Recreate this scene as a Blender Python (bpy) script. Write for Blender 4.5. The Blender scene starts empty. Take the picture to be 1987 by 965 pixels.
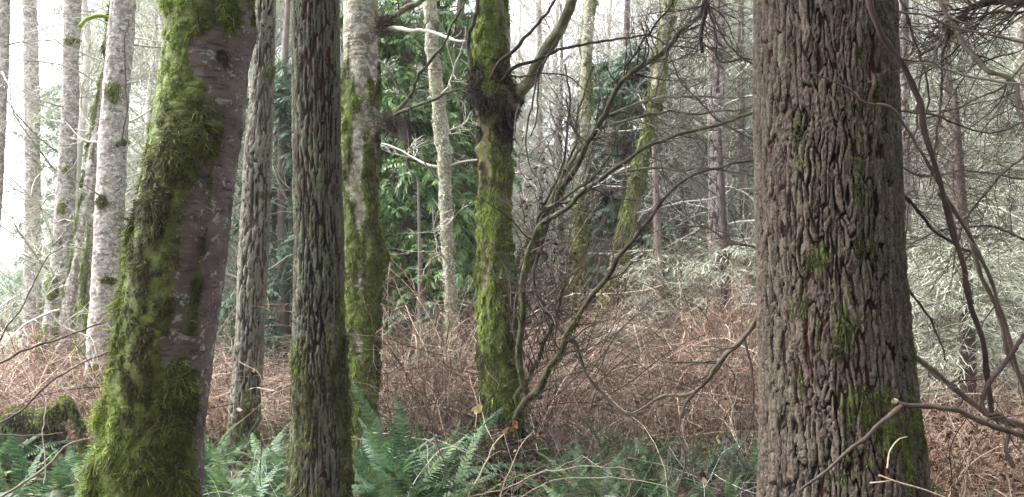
import bpy, math
import numpy as np

# ------------------------------------------------------------------ camera, sky, sun, exposure
sc = bpy.context.scene
CW, CH = 1987.0, 965.0
HFOV = math.radians(65)
FPX = CW / 2 / math.tan(HFOV / 2)
PITCH = math.atan((600 - CH / 2) / FPX)
CAMZ = 1.6
cam_d = bpy.data.cameras.new('camera'); cam = bpy.data.objects.new('camera', cam_d)
sc.collection.objects.link(cam); sc.camera = cam
cam_d.sensor_width = 36; cam_d.lens = 18 / math.tan(HFOV / 2); cam_d.clip_end = 2000; cam_d.clip_start = 0.05
cam.location = (0, 0, CAMZ); cam.rotation_euler = (math.pi / 2 + PITCH, 0, 0)

world = bpy.data.worlds.new('World'); sc.world = world; world.use_nodes = True
nt = world.node_tree; nt.nodes.clear()
wo = nt.nodes.new('ShaderNodeOutputWorld'); bg = nt.nodes.new('ShaderNodeBackground')
sky = nt.nodes.new('ShaderNodeTexSky'); sky.sky_type = 'NISHITA'; sky.sun_disc = False
SUN_EL, SUN_AZ = 58, -75
sky.sun_elevation = math.radians(SUN_EL); sky.sun_rotation = math.radians(SUN_AZ)
sky.dust_density = 4.0; sky.air_density = 1.0; sky.ozone_density = 1.0
bw = nt.nodes.new('ShaderNodeRGBToBW'); mixc = nt.nodes.new('ShaderNodeMix'); mixc.data_type = 'RGBA'
mixc.inputs[0].default_value = 0.88                       # an overcast sky has lost nearly all its blue
tint = nt.nodes.new('ShaderNodeMix'); tint.data_type = 'RGBA'; tint.blend_type = 'MULTIPLY'; tint.inputs[0].default_value = 1
tint.inputs[7].default_value = (0.985, 1.0, 1.0, 1)
nt.links.new(sky.outputs[0], bw.inputs[0]); nt.links.new(sky.outputs[0], mixc.inputs[6]); nt.links.new(bw.outputs[0], mixc.inputs[7])
nt.links.new(mixc.outputs[2], tint.inputs[6]); nt.links.new(tint.outputs[2], bg.inputs[0])
bg.inputs[1].default_value = 0.15
nt.links.new(bg.outputs[0], wo.inputs[0])
sun_d = bpy.data.lights.new('sun', 'SUN'); sun = bpy.data.objects.new('sun', sun_d); sc.collection.objects.link(sun)
sun_d.energy = .7; sun_d.angle = math.radians(25); sun_d.color = (1.0, 0.985, 0.96)
sun.rotation_euler = (math.radians(90 - SUN_EL), 0, math.radians(180 - SUN_AZ))   # high behind the cloud, ahead and to the left
sc.view_settings.view_transform = 'Standard'; sc.view_settings.look = 'None'
sc.view_settings.gamma = 1; sc.view_settings.use_curve_mapping = False
sc.view_settings.exposure = 3.2
sc.cycles.use_denoising = True; sc.cycles.denoising_prefilter = 'NONE'
sc.cycles.sample_clamp_indirect = 4; sc.cycles.max_bounces = 4; sc.cycles.diffuse_bounces = 3; sc.cycles.glossy_bounces = 1
sc.cycles.transmission_bounces = 2; sc.cycles.volume_bounces = 0
sc.cycles.caustics_reflective = False; sc.cycles.caustics_refractive = False

rng = np.random.default_rng(11)
R = math.radians

# ------------------------------------------------------------------ helpers
CT, ST = math.cos(PITCH), math.sin(PITCH)
def P(px, py, Y):
    """the point in the world at forward distance Y seen at this place of the photograph"""
    x = (px - CW / 2) / FPX; u = (CH / 2 - py) / FPX
    d = np.array([x, CT - u * ST, ST + u * CT]); t = Y / d[1]
    return np.array([0, 0, CAMZ]) + d * t
def proj(V):
    d = V - np.array([0, 0, CAMZ]); f = d[..., 1] * CT + d[..., 2] * ST; u = -d[..., 1] * ST + d[..., 2] * CT
    f = np.maximum(f, 1e-3)
    return d[..., 0] / f * FPX + CW / 2, CH / 2 - u / f * FPX

def _hash(i, j, k, s):
    h = (i * 374761393 + j * 668265263 + k * 2147483647 + s * 1274126177) & 0xFFFFFFFF
    h = ((h ^ (h >> 13)) * 1274126177) & 0xFFFFFFFF
    h = (h ^ (h >> 16))
    h = (h * 2246822519) & 0xFFFFFFFF
    return ((h ^ (h >> 15)) & 0xFFFFFF) / float(0xFFFFFF)
def noise3(x, y, z, s=0):
    x, y, z = np.broadcast_arrays(np.asarray(x, float), np.asarray(y, float), np.asarray(z, float))
    i = np.floor(x).astype(np.int64); j = np.floor(y).astype(np.int64); k = np.floor(z).astype(np.int64)
    fx, fy, fz = x - i, y - j, z - k
    ux, uy, uz = [f * f * (3 - 2 * f) for f in (fx, fy, fz)]
    r = 0
    for a in (0, 1):
        for b in (0, 1):
            for c in (0, 1):
                w = (ux if a else 1 - ux) * (uy if b else 1 - uy) * (uz if c else 1 - uz)
                r = r + w * _hash(i + a, j + b, k + c, s)
    return r * 2 - 1
def fbm(x, y, z, oct=3, s=0):
    r = 0; a = 1; n = 0
    for o in range(oct):
        r = r + a * noise3(x * 2 ** o + 13.7 * o, y * 2 ** o, z * 2 ** o, s + o); n += a; a *= .5
    return r / n
def sstep(a, b, x):
    t = np.clip((x - a) / (b - a), 0, 1); return t * t * (3 - 2 * t)
def unit(v):
    return v / np.maximum(np.linalg.norm(v, axis=-1, keepdims=True), 1e-9)

def mesh_obj(name, V, Q, mat, parent=None, attrs=None, smooth=True):
    V = np.asarray(V, float).reshape(-1, 3); Q = np.asarray(Q, np.int32).reshape(-1, 4)
    if parent is not None: V = V - np.array(parent['_base'])
    me = bpy.data.meshes.new(name)
    me.vertices.add(len(V)); me.vertices.foreach_set('co', V.astype(np.float32).ravel())
    me.loops.add(Q.size); me.loops.foreach_set('vertex_index', Q.ravel())
    me.polygons.add(len(Q)); me.polygons.foreach_set('loop_start', np.arange(0, Q.size, 4, dtype=np.int32))
    if smooth: me.polygons.foreach_set('use_smooth', np.ones(len(Q), bool))
    for k, a in (attrs or {}).items():
        at = me.attributes.new(k, 'FLOAT', 'POINT'); at.data.foreach_set('value', np.asarray(a, np.float32).ravel())
    me.update(calc_edges=True)
    me.materials.append(mat)
    o = bpy.data.objects.new(name, me); sc.collection.objects.link(o)
    if parent is not None: o.parent = parent
    return o

class Geo:
    """collects tubes and ribbons that make up ONE mesh"""
    def __init__(s): s.V = []; s.Q = []; s.A = []; s.n = 0
    def add(s, V, Q, var):
        s.V.append(V.reshape(-1, 3)); s.Q.append(Q.reshape(-1, 4) + s.n); s.A.append(var.ravel()); s.n += V.size // 3
    def tubes(s, path, rad, k=3, var=None):
        path = np.asarray(path, float); N, n, _ = path.shape
        rad = np.broadcast_to(rad, (N, n))
        T = unit(np.gradient(path, axis=1)); m = unit(T.mean(1))
        ref = np.zeros((N, 3)); ref[np.arange(N), np.abs(m).argmin(1)] = 1
        U = unit(np.cross(T, ref[:, None])); W = np.cross(T, U)
        a = np.arange(k) / k * 2 * math.pi
        V = path[:, :, None] + rad[:, :, None, None] * (np.cos(a)[:, None] * U[:, :, None] + np.sin(a)[:, None] * W[:, :, None])
        idx = np.arange(N * n * k).reshape(N, n, k); nx = np.roll(idx, -1, 2)
        Q = np.stack([idx[:, :-1], nx[:, :-1], nx[:, 1:], idx[:, 1:]], -1)
        if var is None: var = rng.random(N)
        s.add(V, Q, np.broadcast_to(np.asarray(var)[:, None, None], (N, n, k)))
    def ribbons(s, path, wid, side, var=None):
        path = np.asarray(path, float); N, n, _ = path.shape
        wid = np.broadcast_to(wid, (N, n))
        S = np.broadcast_to(side, path.shape)
        V = np.stack([path - S * wid[..., None] / 2, path + S * wid[..., None] / 2], 2)
        idx = np.arange(N * n * 2).reshape(N, n, 2)
        Q = np.stack([idx[:, :-1, 0], idx[:, :-1, 1], idx[:, 1:, 1], idx[:, 1:, 0]], -1)
        if var is None: var = rng.random(N)
        s.add(V, Q, np.broadcast_to(np.asarray(var)[:, None, None], (N, n, 2)))
    def build(s, name, mat, parent=None, smooth=True):
        return mesh_obj(name, np.concatenate(s.V), np.concatenate(s.Q), mat, parent, {'var': np.concatenate(s.A)}, smooth)

LABELS = set()
def tag(o, label, cat, group=None, kind=None):
    o['label'] = label; o['category'] = cat
    if group: o['group'] = group
    if kind: o['kind'] = kind
    return o
def thing(name, loc, label, cat, group=None):
    o = bpy.data.objects.new(name, None); sc.collection.objects.link(o); o.empty_display_size = .1
    o.location = loc; o['_base'] = [float(v) for v in loc]
    return tag(o, label, cat, group)
def struct(o): o['kind'] = 'structure'; return o

def spline(pts, n):
    """smooth curve through the points, n samples"""
    pts = np.asarray(pts, float); m = len(pts)
    d = np.r_[0, np.cumsum(np.linalg.norm(np.diff(pts[:, :3], axis=0), axis=1))]; t = np.linspace(0, d[-1], n)
    i = np.clip(np.searchsorted(d, t, 'right') - 1, 0, m - 2)
    tg = np.gradient(pts, d, axis=0) if m > 2 else np.repeat((pts[1:] - pts[:1]) / d[-1], 2, 0)
    h = (d[i + 1] - d[i])[:, None]; u = ((t - d[i])[:, None]) / h
    return ((2 * u**3 - 3 * u**2 + 1) * pts[i] + (u**3 - 2 * u**2 + u) * h * tg[i] + (-2 * u**3 + 3 * u**2) * pts[i + 1] + (u**3 - u**2) * h * tg[i + 1])

def grow(starts, dirs, length, n=6, wob=.25, up=0.0, curl=0.0):
    """many curved twigs at once: starts (N,3), dirs (N,3), length (N,)"""
    N = len(starts); d = unit(dirs); step = (np.broadcast_to(length, (N,)) / (n - 1))[:, None]
    out = [np.array(starts, float)]; bend = rng.normal(0, 1, (N, 3)) * curl
    for i in range(n - 1):
        d = unit(d + rng.normal(0, wob, (N, 3)) + bend / n + np.array([0, 0, up]) / n)
        out.append(out[-1] + d * step)
    return np.stack(out, 1)
def sprout(path, rad, m, length, ang=.9, t0=.15, t1=1.0, n=5, wob=.2, up=.1, curl=.2, rfac=.6, tip=.12, flat=None, rmin=.0015):
    """m children from every parent path -> (paths, radii)"""
    N, k, _ = path.shape
    t = rng.uniform(t0, t1, (N, m)) * (k - 1.001); i = t.astype(int); f = (t - i)[..., None]
    a = np.arange(N)[:, None]
    s = path[a, i] * (1 - f) + path[a, i + 1] * f
    rr = np.broadcast_to(rad, (N, k)); r0 = rr[a, i] * (1 - f[..., 0]) + rr[a, i + 1] * f[..., 0]
    T = unit(path[a, i + 1] - path[a, i]); rd = unit(rng.normal(0, 1, (N, m, 3)))
    if flat is not None: rd = unit(rd * np.array([1, 1, flat]))
    rd = unit(rd - (rd * T).sum(-1, keepdims=True) * T)
    d = T * math.cos(ang) + rd * math.sin(ang) * rng.uniform(.7, 1.3, (N, m, 1))
    L = length * rng.uniform(.4, 1.2, (N, m)) * (1.15 - .6 * t / k)
    p = grow(s.reshape(-1, 3), d.reshape(-1, 3), L.ravel(), n, wob, up, curl)
    r0 = np.maximum(r0.ravel() * rfac, rmin)[:, None] * np.linspace(1, tip, n)[None] ** .8
    return p, np.maximum(r0, rmin * .55)

# ------------------------------------------------------------------ materials
def new_mat(name):
    m = bpy.data.materials.new(name); m.use_nodes = True
    nt = m.node_tree; nt.nodes.clear()
    out = nt.nodes.new('ShaderNodeOutputMaterial'); b = nt.nodes.new('ShaderNodeBsdfPrincipled')
    nt.links.new(b.outputs[0], out.inputs[0])
    return m, nt, b, out
class NB:
    def __init__(s, nt): s.nt = nt; s.tc = nt.nodes.new('ShaderNodeTexCoord')
    def attr(s, n):
        a = s.nt.nodes.new('ShaderNodeAttribute'); a.attribute_name = n; return a.outputs['Fac']
    def noise(s, scale, stretch=(1, 1, 1), detail=3, rough=.6, dist=0):
        mp = s.nt.nodes.new('ShaderNodeMapping'); mp.inputs['Scale'].default_value = stretch
        n = s.nt.nodes.new('ShaderNodeTexNoise'); n.inputs['Scale'].default_value = scale; n.inputs['Detail'].default_value = detail
        n.inputs['Roughness'].default_value = rough; n.inputs['Distortion'].default_value = dist
        s.nt.links.new(s.tc.outputs['Object'], mp.inputs[0]); s.nt.links.new(mp.outputs[0], n.inputs['Vector'])
        return n.outputs['Fac']
    def vor(s, scale, stretch=(1, 1, 1)):
        mp = s.nt.nodes.new('ShaderNodeMapping'); mp.inputs['Scale'].default_value = stretch
        n = s.nt.nodes.new('ShaderNodeTexVoronoi'); n.inputs['Scale'].default_value = scale
        s.nt.links.new(s.tc.outputs['Object'], mp.inputs[0]); s.nt.links.new(mp.outputs[0], n.inputs['Vector'])
        return n.outputs['Distance']
    def ramp(s, fac, stops):
        r = s.nt.nodes.new('ShaderNodeValToRGB'); e = r.color_ramp.elements
        while len(e) < len(stops): e.new(.5)
        for el, (p, c) in zip(e, stops):
            el.position = p; el.color = (c, c, c, 1) if np.isscalar(c) else (*c, 1)
        s.nt.links.new(fac, r.inputs[0]); return r.outputs[0]
    def mix(s, f, a, b, mode='MIX'):
        m = s.nt.nodes.new('ShaderNodeMix'); m.data_type = 'RGBA'; m.blend_type = mode
        for sock, v in ((m.inputs[0], f), (m.inputs[6], a), (m.inputs[7], b)):
            if hasattr(v, 'links'): s.nt.links.new(v, sock)
            elif np.isscalar(v): sock.default_value = v
            else: sock.default_value = (*v, 1)
        return m.outputs[2]
    def math(s, op, a, b=None):
        m = s.nt.nodes.new('ShaderNodeMath'); m.operation = op
        for i, v in enumerate((a, b)):
            if v is None: continue
            if hasattr(v, 'links'): s.nt.links.new(v, m.inputs[i])
            else: m.inputs[i].default_value = v
        return m.outputs[0]
    def bump(s, h, dist, strength, bsdf):
        b = s.nt.nodes.new('ShaderNodeBump'); b.inputs['Distance'].default_value = dist; b.inputs['Strength'].default_value = strength
        s.nt.links.new(h, b.inputs['Height']); s.nt.links.new(b.outputs[0], bsdf.inputs['Normal'])

MOSS_STOPS = [(0, (.030, .023, .010)), (.25, (.065, .056, .018)), (.45, (.070, .084, .020)), (.7, (.115, .148, .027)), (1, (.24, .31, .055))]
def moss_node(nb, scale=5):
    return nb.ramp(nb.math('ADD', nb.noise(scale, detail=4), nb.math('MULTIPLY', nb.math('SUBTRACT', nb.noise(scale * 14), .5), .5)), [(.28, MOSS_STOPS[1][1]), (.45, MOSS_STOPS[2][1]), (.6, MOSS_STOPS[3][1]), (.85, MOSS_STOPS[4][1])])

def mat_fir(name, ridge, ridge2, furrow_shaded, red, green=(.17, .20, .12), green_amt=.5, grain=1.0):
    m, nt, b, _ = new_mat(name); nb = NB(nt)
    h = nb.attr('h'); ms = nb.attr('moss'); pl = nb.attr('plate')
    g = nb.noise(70 * grain, (1, 1, .45), 6, .75); g2 = nb.noise(170 * grain, (1, 1, .8), 3, .8)
    rc = nb.mix(nb.ramp(nb.math('ADD', nb.math('MULTIPLY', g, .75), nb.math('MULTIPLY', pl, .25)), [(.38, 0.), (.62, 1.)]), ridge, ridge2)
    rc = nb.mix(nb.math('MULTIPLY', nb.ramp(nb.noise(4.5, (1, 1, .6), 5, .7), [(.45, 0.), (.68, 1.)]), green_amt), rc, green)
    rc = nb.mix(nb.ramp(g2, [(.56, 0.), (.66, .75)]), rc, tuple(min(1, c * 1.55) for c in ridge2))
    rc = nb.mix(nb.ramp(g2, [(.34, .8), (.44, 0.)]), rc, tuple(c * .45 for c in ridge))
    deep = nb.mix(nb.ramp(nb.noise(5, (1, 1, .3), 3), [(.48, 0.), (.6, 1.)]), furrow_shaded, red)  # furrow bark is dark and reddish, deepened further to stand in for crack shade
    hh = nb.math('ADD', h, nb.math('MULTIPLY', nb.math('SUBTRACT', g, .5), .7))
    c = nb.mix(nb.ramp(hh, [(.26, 0.), (.44, 1.)]), deep, rc)
    c = nb.mix(nb.ramp(nb.math('ADD', ms, nb.math('MULTIPLY', nb.math('SUBTRACT', nb.noise(40), .5), .7)), [(.35, 0.), (.6, 1.)]), c, moss_node(nb))
    nt.links.new(c, b.inputs['Base Color']); b.inputs['Roughness'].default_value = .8; b.inputs['Specular IOR Level'].default_value = .3
    nb.bump(nb.math('ADD', g, nb.math('MULTIPLY', g2, .6)), .010 / grain, 1.0, b)
    return m
def mat_smooth(name, base, dark, pale, pale_amt=.5, green=None, scale=1.0, band=.6):
    m, nt, b, _ = new_mat(name); nb = NB(nt)
    ms = nb.attr('moss'); h = nb.attr('h')
    n1 = nb.noise(7 * scale, (1, 1, 1.3), 5, .65)
    c = nb.mix(nb.ramp(n1, [(.35, 0.), (.65, 1.)]), dark, base)
    bandn = nb.noise(9 * scale, (1, 1, 6), 4, .7, .3)
    c = nb.mix(nb.math('MULTIPLY', nb.ramp(bandn, [(.56, 0.), (.64, 1.)]), band), c, tuple(v * .45 for v in dark))
    pn = nb.noise(16 * scale, (1, 1, 1.2), 5, .75, .4)
    c = nb.mix(nb.ramp(pn, [(.62 - .2 * pale_amt, 0.), (.66 - .2 * pale_amt, 1.)]), c, nb.mix(nb.noise(60 * scale), tuple(v * .6 for v in pale), pale))
    if green: c = nb.mix(nb.ramp(nb.noise(4 * scale, (1, 1, .5), 4), [(.5, 0.), (.7, .8)]), c, green)
    c = nb.mix(nb.ramp(h, [(0, 1.), (.35, 0.)]), c, tuple(v * .3 for v in dark))
    c = nb.mix(nb.ramp(nb.math('ADD', ms, nb.math('MULTIPLY', nb.math('SUBTRACT', nb.noise(38), .5), .8)), [(.35, 0.), (.6, 1.)]), c, moss_node(nb))
    nt.links.new(c, b.inputs['Base Color']); b.inputs['Roughness'].default_value = .8; b.inputs['Specular IOR Level'].default_value = .3
    nb.bump(nb.math('ADD', nb.math('ADD', pn, bandn), nb.noise(90 * scale, detail=3)), .006, .8, b)
    return m
def mat_var(name, stops, rough=.8, scale=12, noise_amt=.35, trans=0, spec=.3, bump=0):
    """colour by the strand's own number and a little noise"""
    m, nt, b, out = new_mat(name); nb = NB(nt)
    f = nb.math('ADD', nb.attr('var'), nb.math('MULTIPLY', nb.math('SUBTRACT', nb.noise(scale, detail=3), .5), noise_amt * 2))
    c = nb.ramp(f, stops)
    nt.links.new(c, b.inputs['Base Color']); b.inputs['Roughness'].default_value = rough; b.inputs['Specular IOR Level'].default_value = spec
    if bump: nb.bump(nb.noise(120, (1, 1, .5), 3), .004, bump, b)
    if trans:
        tr = nt.nodes.new('ShaderNodeBsdfTranslucent'); mx = nt.nodes.new('ShaderNodeMixShader'); mx.inputs[0].default_value = trans
        nt.links.new(c, tr.inputs[0]); nt.links.new(b.outputs[0], mx.inputs[1]); nt.links.new(tr.outputs[0], mx.inputs[2]); nt.links.new(mx.outputs[0], out.inputs[0])
    return m

M_BIGFIR = mat_fir('big_fir_bark', (.062, .044, .036), (.178, .138, .112), (.012, .007, .005), (.052, .019, .015), green=(.15, .16, .10), green_amt=.35)
M_FIR = mat_fir('fir_bark', (.062, .052, .042), (.150, .134, .108), (.015, .010, .008), (.052, .021, .018), green=(.13, .17, .085), green_amt=.75)
M_FIRGREY = mat_fir('grey_fir_bark', (.11, .096, .078), (.24, .22, .18), (.025, .019, .015), (.10, .07, .055), green_amt=.35)
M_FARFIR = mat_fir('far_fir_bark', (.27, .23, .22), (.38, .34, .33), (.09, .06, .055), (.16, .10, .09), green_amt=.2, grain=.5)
M_BIGMAPLE = mat_smooth('maple_bark', (.155, .122, .115), (.070, .050, .047), (.36, .35, .33), .28, band=.8)
M_ALDER = mat_smooth('alder_bark', (.40, .36, .33), (.14, .115, .10), (.62, .61, .57), .5, band=.95, scale=1.3)
M_MAPLE = mat_smooth('pale_maple_bark', (.30, .27, .22), (.16, .13, .10), (.60, .58, .52), .6, green=(.15, .14, .05))
M_OLDMAPLE = mat_smooth('old_maple_bark', (.20, .165, .10), (.10, .075, .045), (.3, .28, .2), .1, green=(.15, .15, .04))
M_ROOTBARK = mat_smooth('root_bark', (.05, .036, .026), (.018, .012, .009), (.10, .075, .05), .1, band=.5)
M_LICHEN_TRUNK = mat_smooth('lichen_bark', (.33, .31, .24), (.13, .115, .08), (.60, .59, .48), .45, green=(.30, .31, .15), scale=1.8, band=.8)
M_CEDARBARK = mat_fir('cedar_bark', (.20, .14, .12), (.28, .21, .18), (.07, .04, .035), (.15, .07, .06), green_amt=.3, grain=.6)
M_MOSS = mat_var('moss', MOSS_STOPS, rough=.75, scale=4, noise_amt=.42, trans=.25)
M_DARKMOSS = mat_var('dark_moss', [(0, (.010, .008, .006)), (.6, (.028, .022, .012)), (1, (.09, .09, .025))], scale=5, noise_amt=.3)
M_LIMB = mat_var('limb_bark', [(0, (.022, .018, .014)), (.4, (.05, .042, .030)), (.7, (.09, .095, .045)), (1, (.24, .24, .18))], scale=9, noise_amt=.75, bump=.7)
M_TWIG_DARK = mat_var('dark_twig', [(0, (.035, .022, .02)), (.5, (.085, .06, .05)), (1, (.17, .14, .11))], scale=6)
M_TWIG_RED = mat_var('red_brown_stem', [(0, (.035, .022, .020)), (.5, (.085, .058, .050)), (1, (.21, .17, .145))], scale=9, noise_amt=.6, bump=.5)
M_TWIG_GREY = mat_var('grey_twig', [(0, (.22, .19, .16)), (.5, (.42, .39, .35)), (1, (.66, .65, .60))], scale=3)
M_TWIG_LICHEN = mat_var('lichen_twig', [(0, (.16, .16, .11)), (.5, (.36, .37, .29)), (1, (.62, .64, .54))], scale=2, noise_amt=.5)
M_CANE = mat_var('bramble_cane', [(0, (.035, .018, .015)), (.28, (.13, .062, .046)), (.55, (.33, .20, .145)), (1, (.75, .62, .49))], scale=1.6, noise_amt=.35)
M_DRYSTEM = mat_var('dry_stem', [(0, (.05, .036, .03)), (.45, (.20, .16, .125)), (1, (.55, .48, .39))], scale=1.5, noise_amt=.45)
M_DEADLEAF = mat_var('dead_leaf', [(0, (.03, .015, .010)), (.4, (.085, .045, .027)), (.75, (.17, .09, .05)), (1, (.36, .25, .16))], scale=2, noise_amt=.3, trans=.2)
M_DARKLEAF = mat_var('withered_leaf', [(0, (.02, .012, .012)), (.6, (.07, .04, .033)), (1, (.16, .10, .075))], scale=4, noise_amt=.3)
M_FERN = mat_var('fern_green', [(0, (.012, .030, .013)), (.35, (.032, .072, .032)), (.7, (.072, .14, .060)), (1, (.17, .21, .075))], rough=.55, scale=2.5, noise_amt=.4, trans=.3, spec=.3)
def vary(m, amt):
    nt = m.node_tree; oi = nt.nodes.new('ShaderNodeObjectInfo'); r = next(n for n in nt.nodes if n.type == 'VALTORGB')
    src = r.inputs[0].links[0].from_socket; a = nt.nodes.new('ShaderNodeMath'); a.operation = 'MULTIPLY_ADD'
    nt.links.new(oi.outputs['Random'], a.inputs[0]); a.inputs[1].default_value = amt; b = nt.nodes.new('ShaderNodeMath'); b.operation = 'ADD'
    b.inputs[1].default_value = -amt / 2; nt.links.new(src, b.inputs[0]); nt.links.new(b.outputs[0], a.inputs[2]); nt.links.new(a.outputs[0], r.inputs[0])
vary(M_FERN, .55)
M_DEADFROND = mat_var('dead_frond', [(0, (.07, .035, .02)), (.6, (.19, .10, .05)), (1, (.33, .22, .13))], scale=5, trans=.2)
M_CEDAR = mat_var('cedar_green', [(0, (.025, .065, .02)), (.45, (.075, .165, .05)), (1, (.26, .40, .12))], rough=.6, scale=1.4, noise_amt=.45, trans=.3, spec=.4)
M_HEMLOCK = mat_var('hemlock_green', [(0, (.03, .065, .035)), (.5, (.075, .14, .075)), (1, (.17, .25, .15))], rough=.6, scale=1.2, noise_amt=.4, trans=.2)
M_HAZEDCON = mat_var('hazed_conifer_green', [(0, (.10, .16, .10)), (.5, (.22, .31, .21)), (1, (.42, .50, .38))], rough=.7, scale=.6, noise_amt=.4, trans=.2)  # needle green paled so background conifers look hazed and bright
M_GRASS = mat_var('low_green', [(0, (.03, .06, .02)), (.5, (.08, .14, .04)), (1, (.2, .24, .08))], rough=.7, scale=3, trans=.2)
M_YELLOWLEAF = mat_var('yellow_leaf', [(0, (.30, .20, .09)), (1, (.52, .42, .22))], scale=30, noise_amt=.3, trans=.3)
M_ORANGELEAF = mat_var('orange_leaf', [(0, (.16, .06, .03)), (1, (.42, .19, .07))], scale=30, noise_amt=.4, trans=.3)
M_WOOD = mat_var('broken_wood', [(0, (.38, .28, .18)), (1, (.62, .52, .38))], scale=60)

# ------------------------------------------------------------------ ground
def ground_z(x, y):
    x = np.asarray(x, float); y = np.asarray(y, float)
    return .07 * noise3(x * .45, y * .45, 0, 3) + .10 * noise3(x * .12, y * .12, 5, 4)
def build_ground():
    xs = np.r_[-900, -400, -180, -90, np.arange(-50, 50.1, .35), 90, 180, 400, 900]
    ys = np.r_[-200, -60, -20, np.arange(-6, 55, .35), 80, 150, 400, 1200]
    X, Yg = np.meshgrid(xs, ys); Z = ground_z(X, Yg) * sstep(300, 60, np.hypot(X, Yg)) + .03 * fbm(X * 2, Yg * 2, 0, 2, 8)
    V = np.stack([X, Yg, Z], -1); idx = np.arange(X.size).reshape(X.shape)
    Q = np.stack([idx[:-1, :-1], idx[:-1, 1:], idx[1:, 1:], idx[1:, :-1]], -1)
    m, nt, b, _ = new_mat('forest_floor'); nb = NB(nt)
    c = nb.ramp(nb.noise(9, detail=6, rough=.75), [(.3, (.014, .009, .006)), (.5, (.045, .028, .018)), (.65, (.10, .062, .04)), (.8, (.18, .12, .075))])
    c = nb.mix(nb.ramp(nb.noise(.7, detail=4), [(.5, 0.), (.65, .7)]), c, (.05, .07, .02))
    # the open field beyond the wood, pale with winter grass
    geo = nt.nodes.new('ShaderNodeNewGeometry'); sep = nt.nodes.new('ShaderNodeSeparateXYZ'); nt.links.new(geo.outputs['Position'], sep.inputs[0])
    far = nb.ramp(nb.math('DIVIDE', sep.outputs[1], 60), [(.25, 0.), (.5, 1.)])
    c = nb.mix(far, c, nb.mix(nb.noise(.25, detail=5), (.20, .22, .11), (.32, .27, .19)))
    nt.links.new(c, b.inputs['Base Color']); b.inputs['Roughness'].default_value = .95
    nb.bump(nb.noise(25, detail=5), .03, .8, b)
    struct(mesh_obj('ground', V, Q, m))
build_ground()

def copy_thing(src, loc, rz, s, label=None):
    r = src.copy(); sc.collection.objects.link(r); r.location = loc; r.rotation_euler = (0, 0, rz); r.scale = (s, s, s)
    if label: r['label'] = label
    for ch in list(src.children):
        c = ch.copy(); sc.collection.objects.link(c); c.parent = r
    return r

# ------------------------------------------------------------------ trunks
def voronoi_edge(a, b, na, s):
    ia = np.floor(a).astype(np.int64); ib = np.floor(b).astype(np.int64)
    f1 = np.full(a.shape, 9.); f2 = np.full(a.shape, 9.); cid = np.zeros(a.shape)
    for da in (-1, 0, 1):
        for db in (-1, 0, 1):
            ca = ia + da; cb = ib + db; cw = ca % na
            dx = ca + .12 + .76 * _hash(cw, cb, 1, s) - a; dy = cb + .1 + .8 * _hash(cw, cb, 2, s) - b
            d = np.sqrt(dx * dx + dy * dy)
            n1 = d < f1
            f2 = np.where(n1, f1, np.minimum(f2, d)); cid = np.where(n1, _hash(cw, cb, 3, s), cid); f1 = np.where(n1, d, f1)
    return f2 - f1, cid
def bark_fir(th, z, Rm, cw, chh, s, gk=1.0):
    cx, cy = np.cos(th) * Rm, np.sin(th) * Rm; X, Y = cx / cw, cy / cw
    n1 = max(6, round(2 * math.pi * Rm / cw))
    w = fbm(X * .35, Y * .35, z / chh * .6, 3, s + 5) * 1.2
    w2 = fbm(X * .5, Y * .5, z / chh * 2.2, 3, s + 9) * .42 + .16 * noise3(X * 2.2, Y * 2.2, z / cw * .6, s + 12)
    a = th / (2 * math.pi) * n1 + w + w2; b = z / chh + 1.1 * fbm(X * .8, Y * .8, z / chh, 2, s + 7)
    e, cid = voronoi_edge(a, b, n1, s)
    e2, cid2 = voronoi_edge(a * 2 + 3, b * 2.6, n1 * 2, s + 40)
    gap = .17 + .15 * noise3(X * .9, Y * .9, z / chh * 2.2, s + 51)          # fissures widen, narrow and close
    gap = gap * gk
    h1 = sstep(gap * .18, gap * 1.0, e)
    g2 = .10 + .16 * noise3(X * 1.1, Y * 1.1, z / chh * 3, s + 53)
    h2 = sstep(g2 * .2, np.maximum(g2, .02) * 1.2, e2)
    ph = noise3(X * .8, Y * .8, z / chh * 1.1, s + 57); h3 = sstep(.0, .075, np.abs(ph))   # long crossing cracks
    h = h1 * (.60 + .40 * h2) * (.80 + .20 * h3) * (.72 + .28 * cid) * (.85 + .15 * cid2)
    h4 = sstep(.0, .10, np.abs(noise3(X * .45, Y * .45, z / cw * .42 + .6 * noise3(X * 1.2, Y * 1.2, z / cw * .5, s + 63), s + 61))); h = h * (.62 + .38 * h4)   # cross breaks
    fl = fbm(cx * 60, cy * 60, z * 16, 3, s + 21); fine = fbm(cx * 150, cy * 150, z * 90, 2, s + 25)
    lay = np.floor((fl * .5 + .5) * 5) / 5 + .3 * ((fl * .5 + .5) * 5 % 1) ** 3 / 5             # scaly layers
    return np.clip(h * (.72 + .42 * lay) + .06 * fine, 0, 1.1), cid * .6 + cid2 * .4

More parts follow.
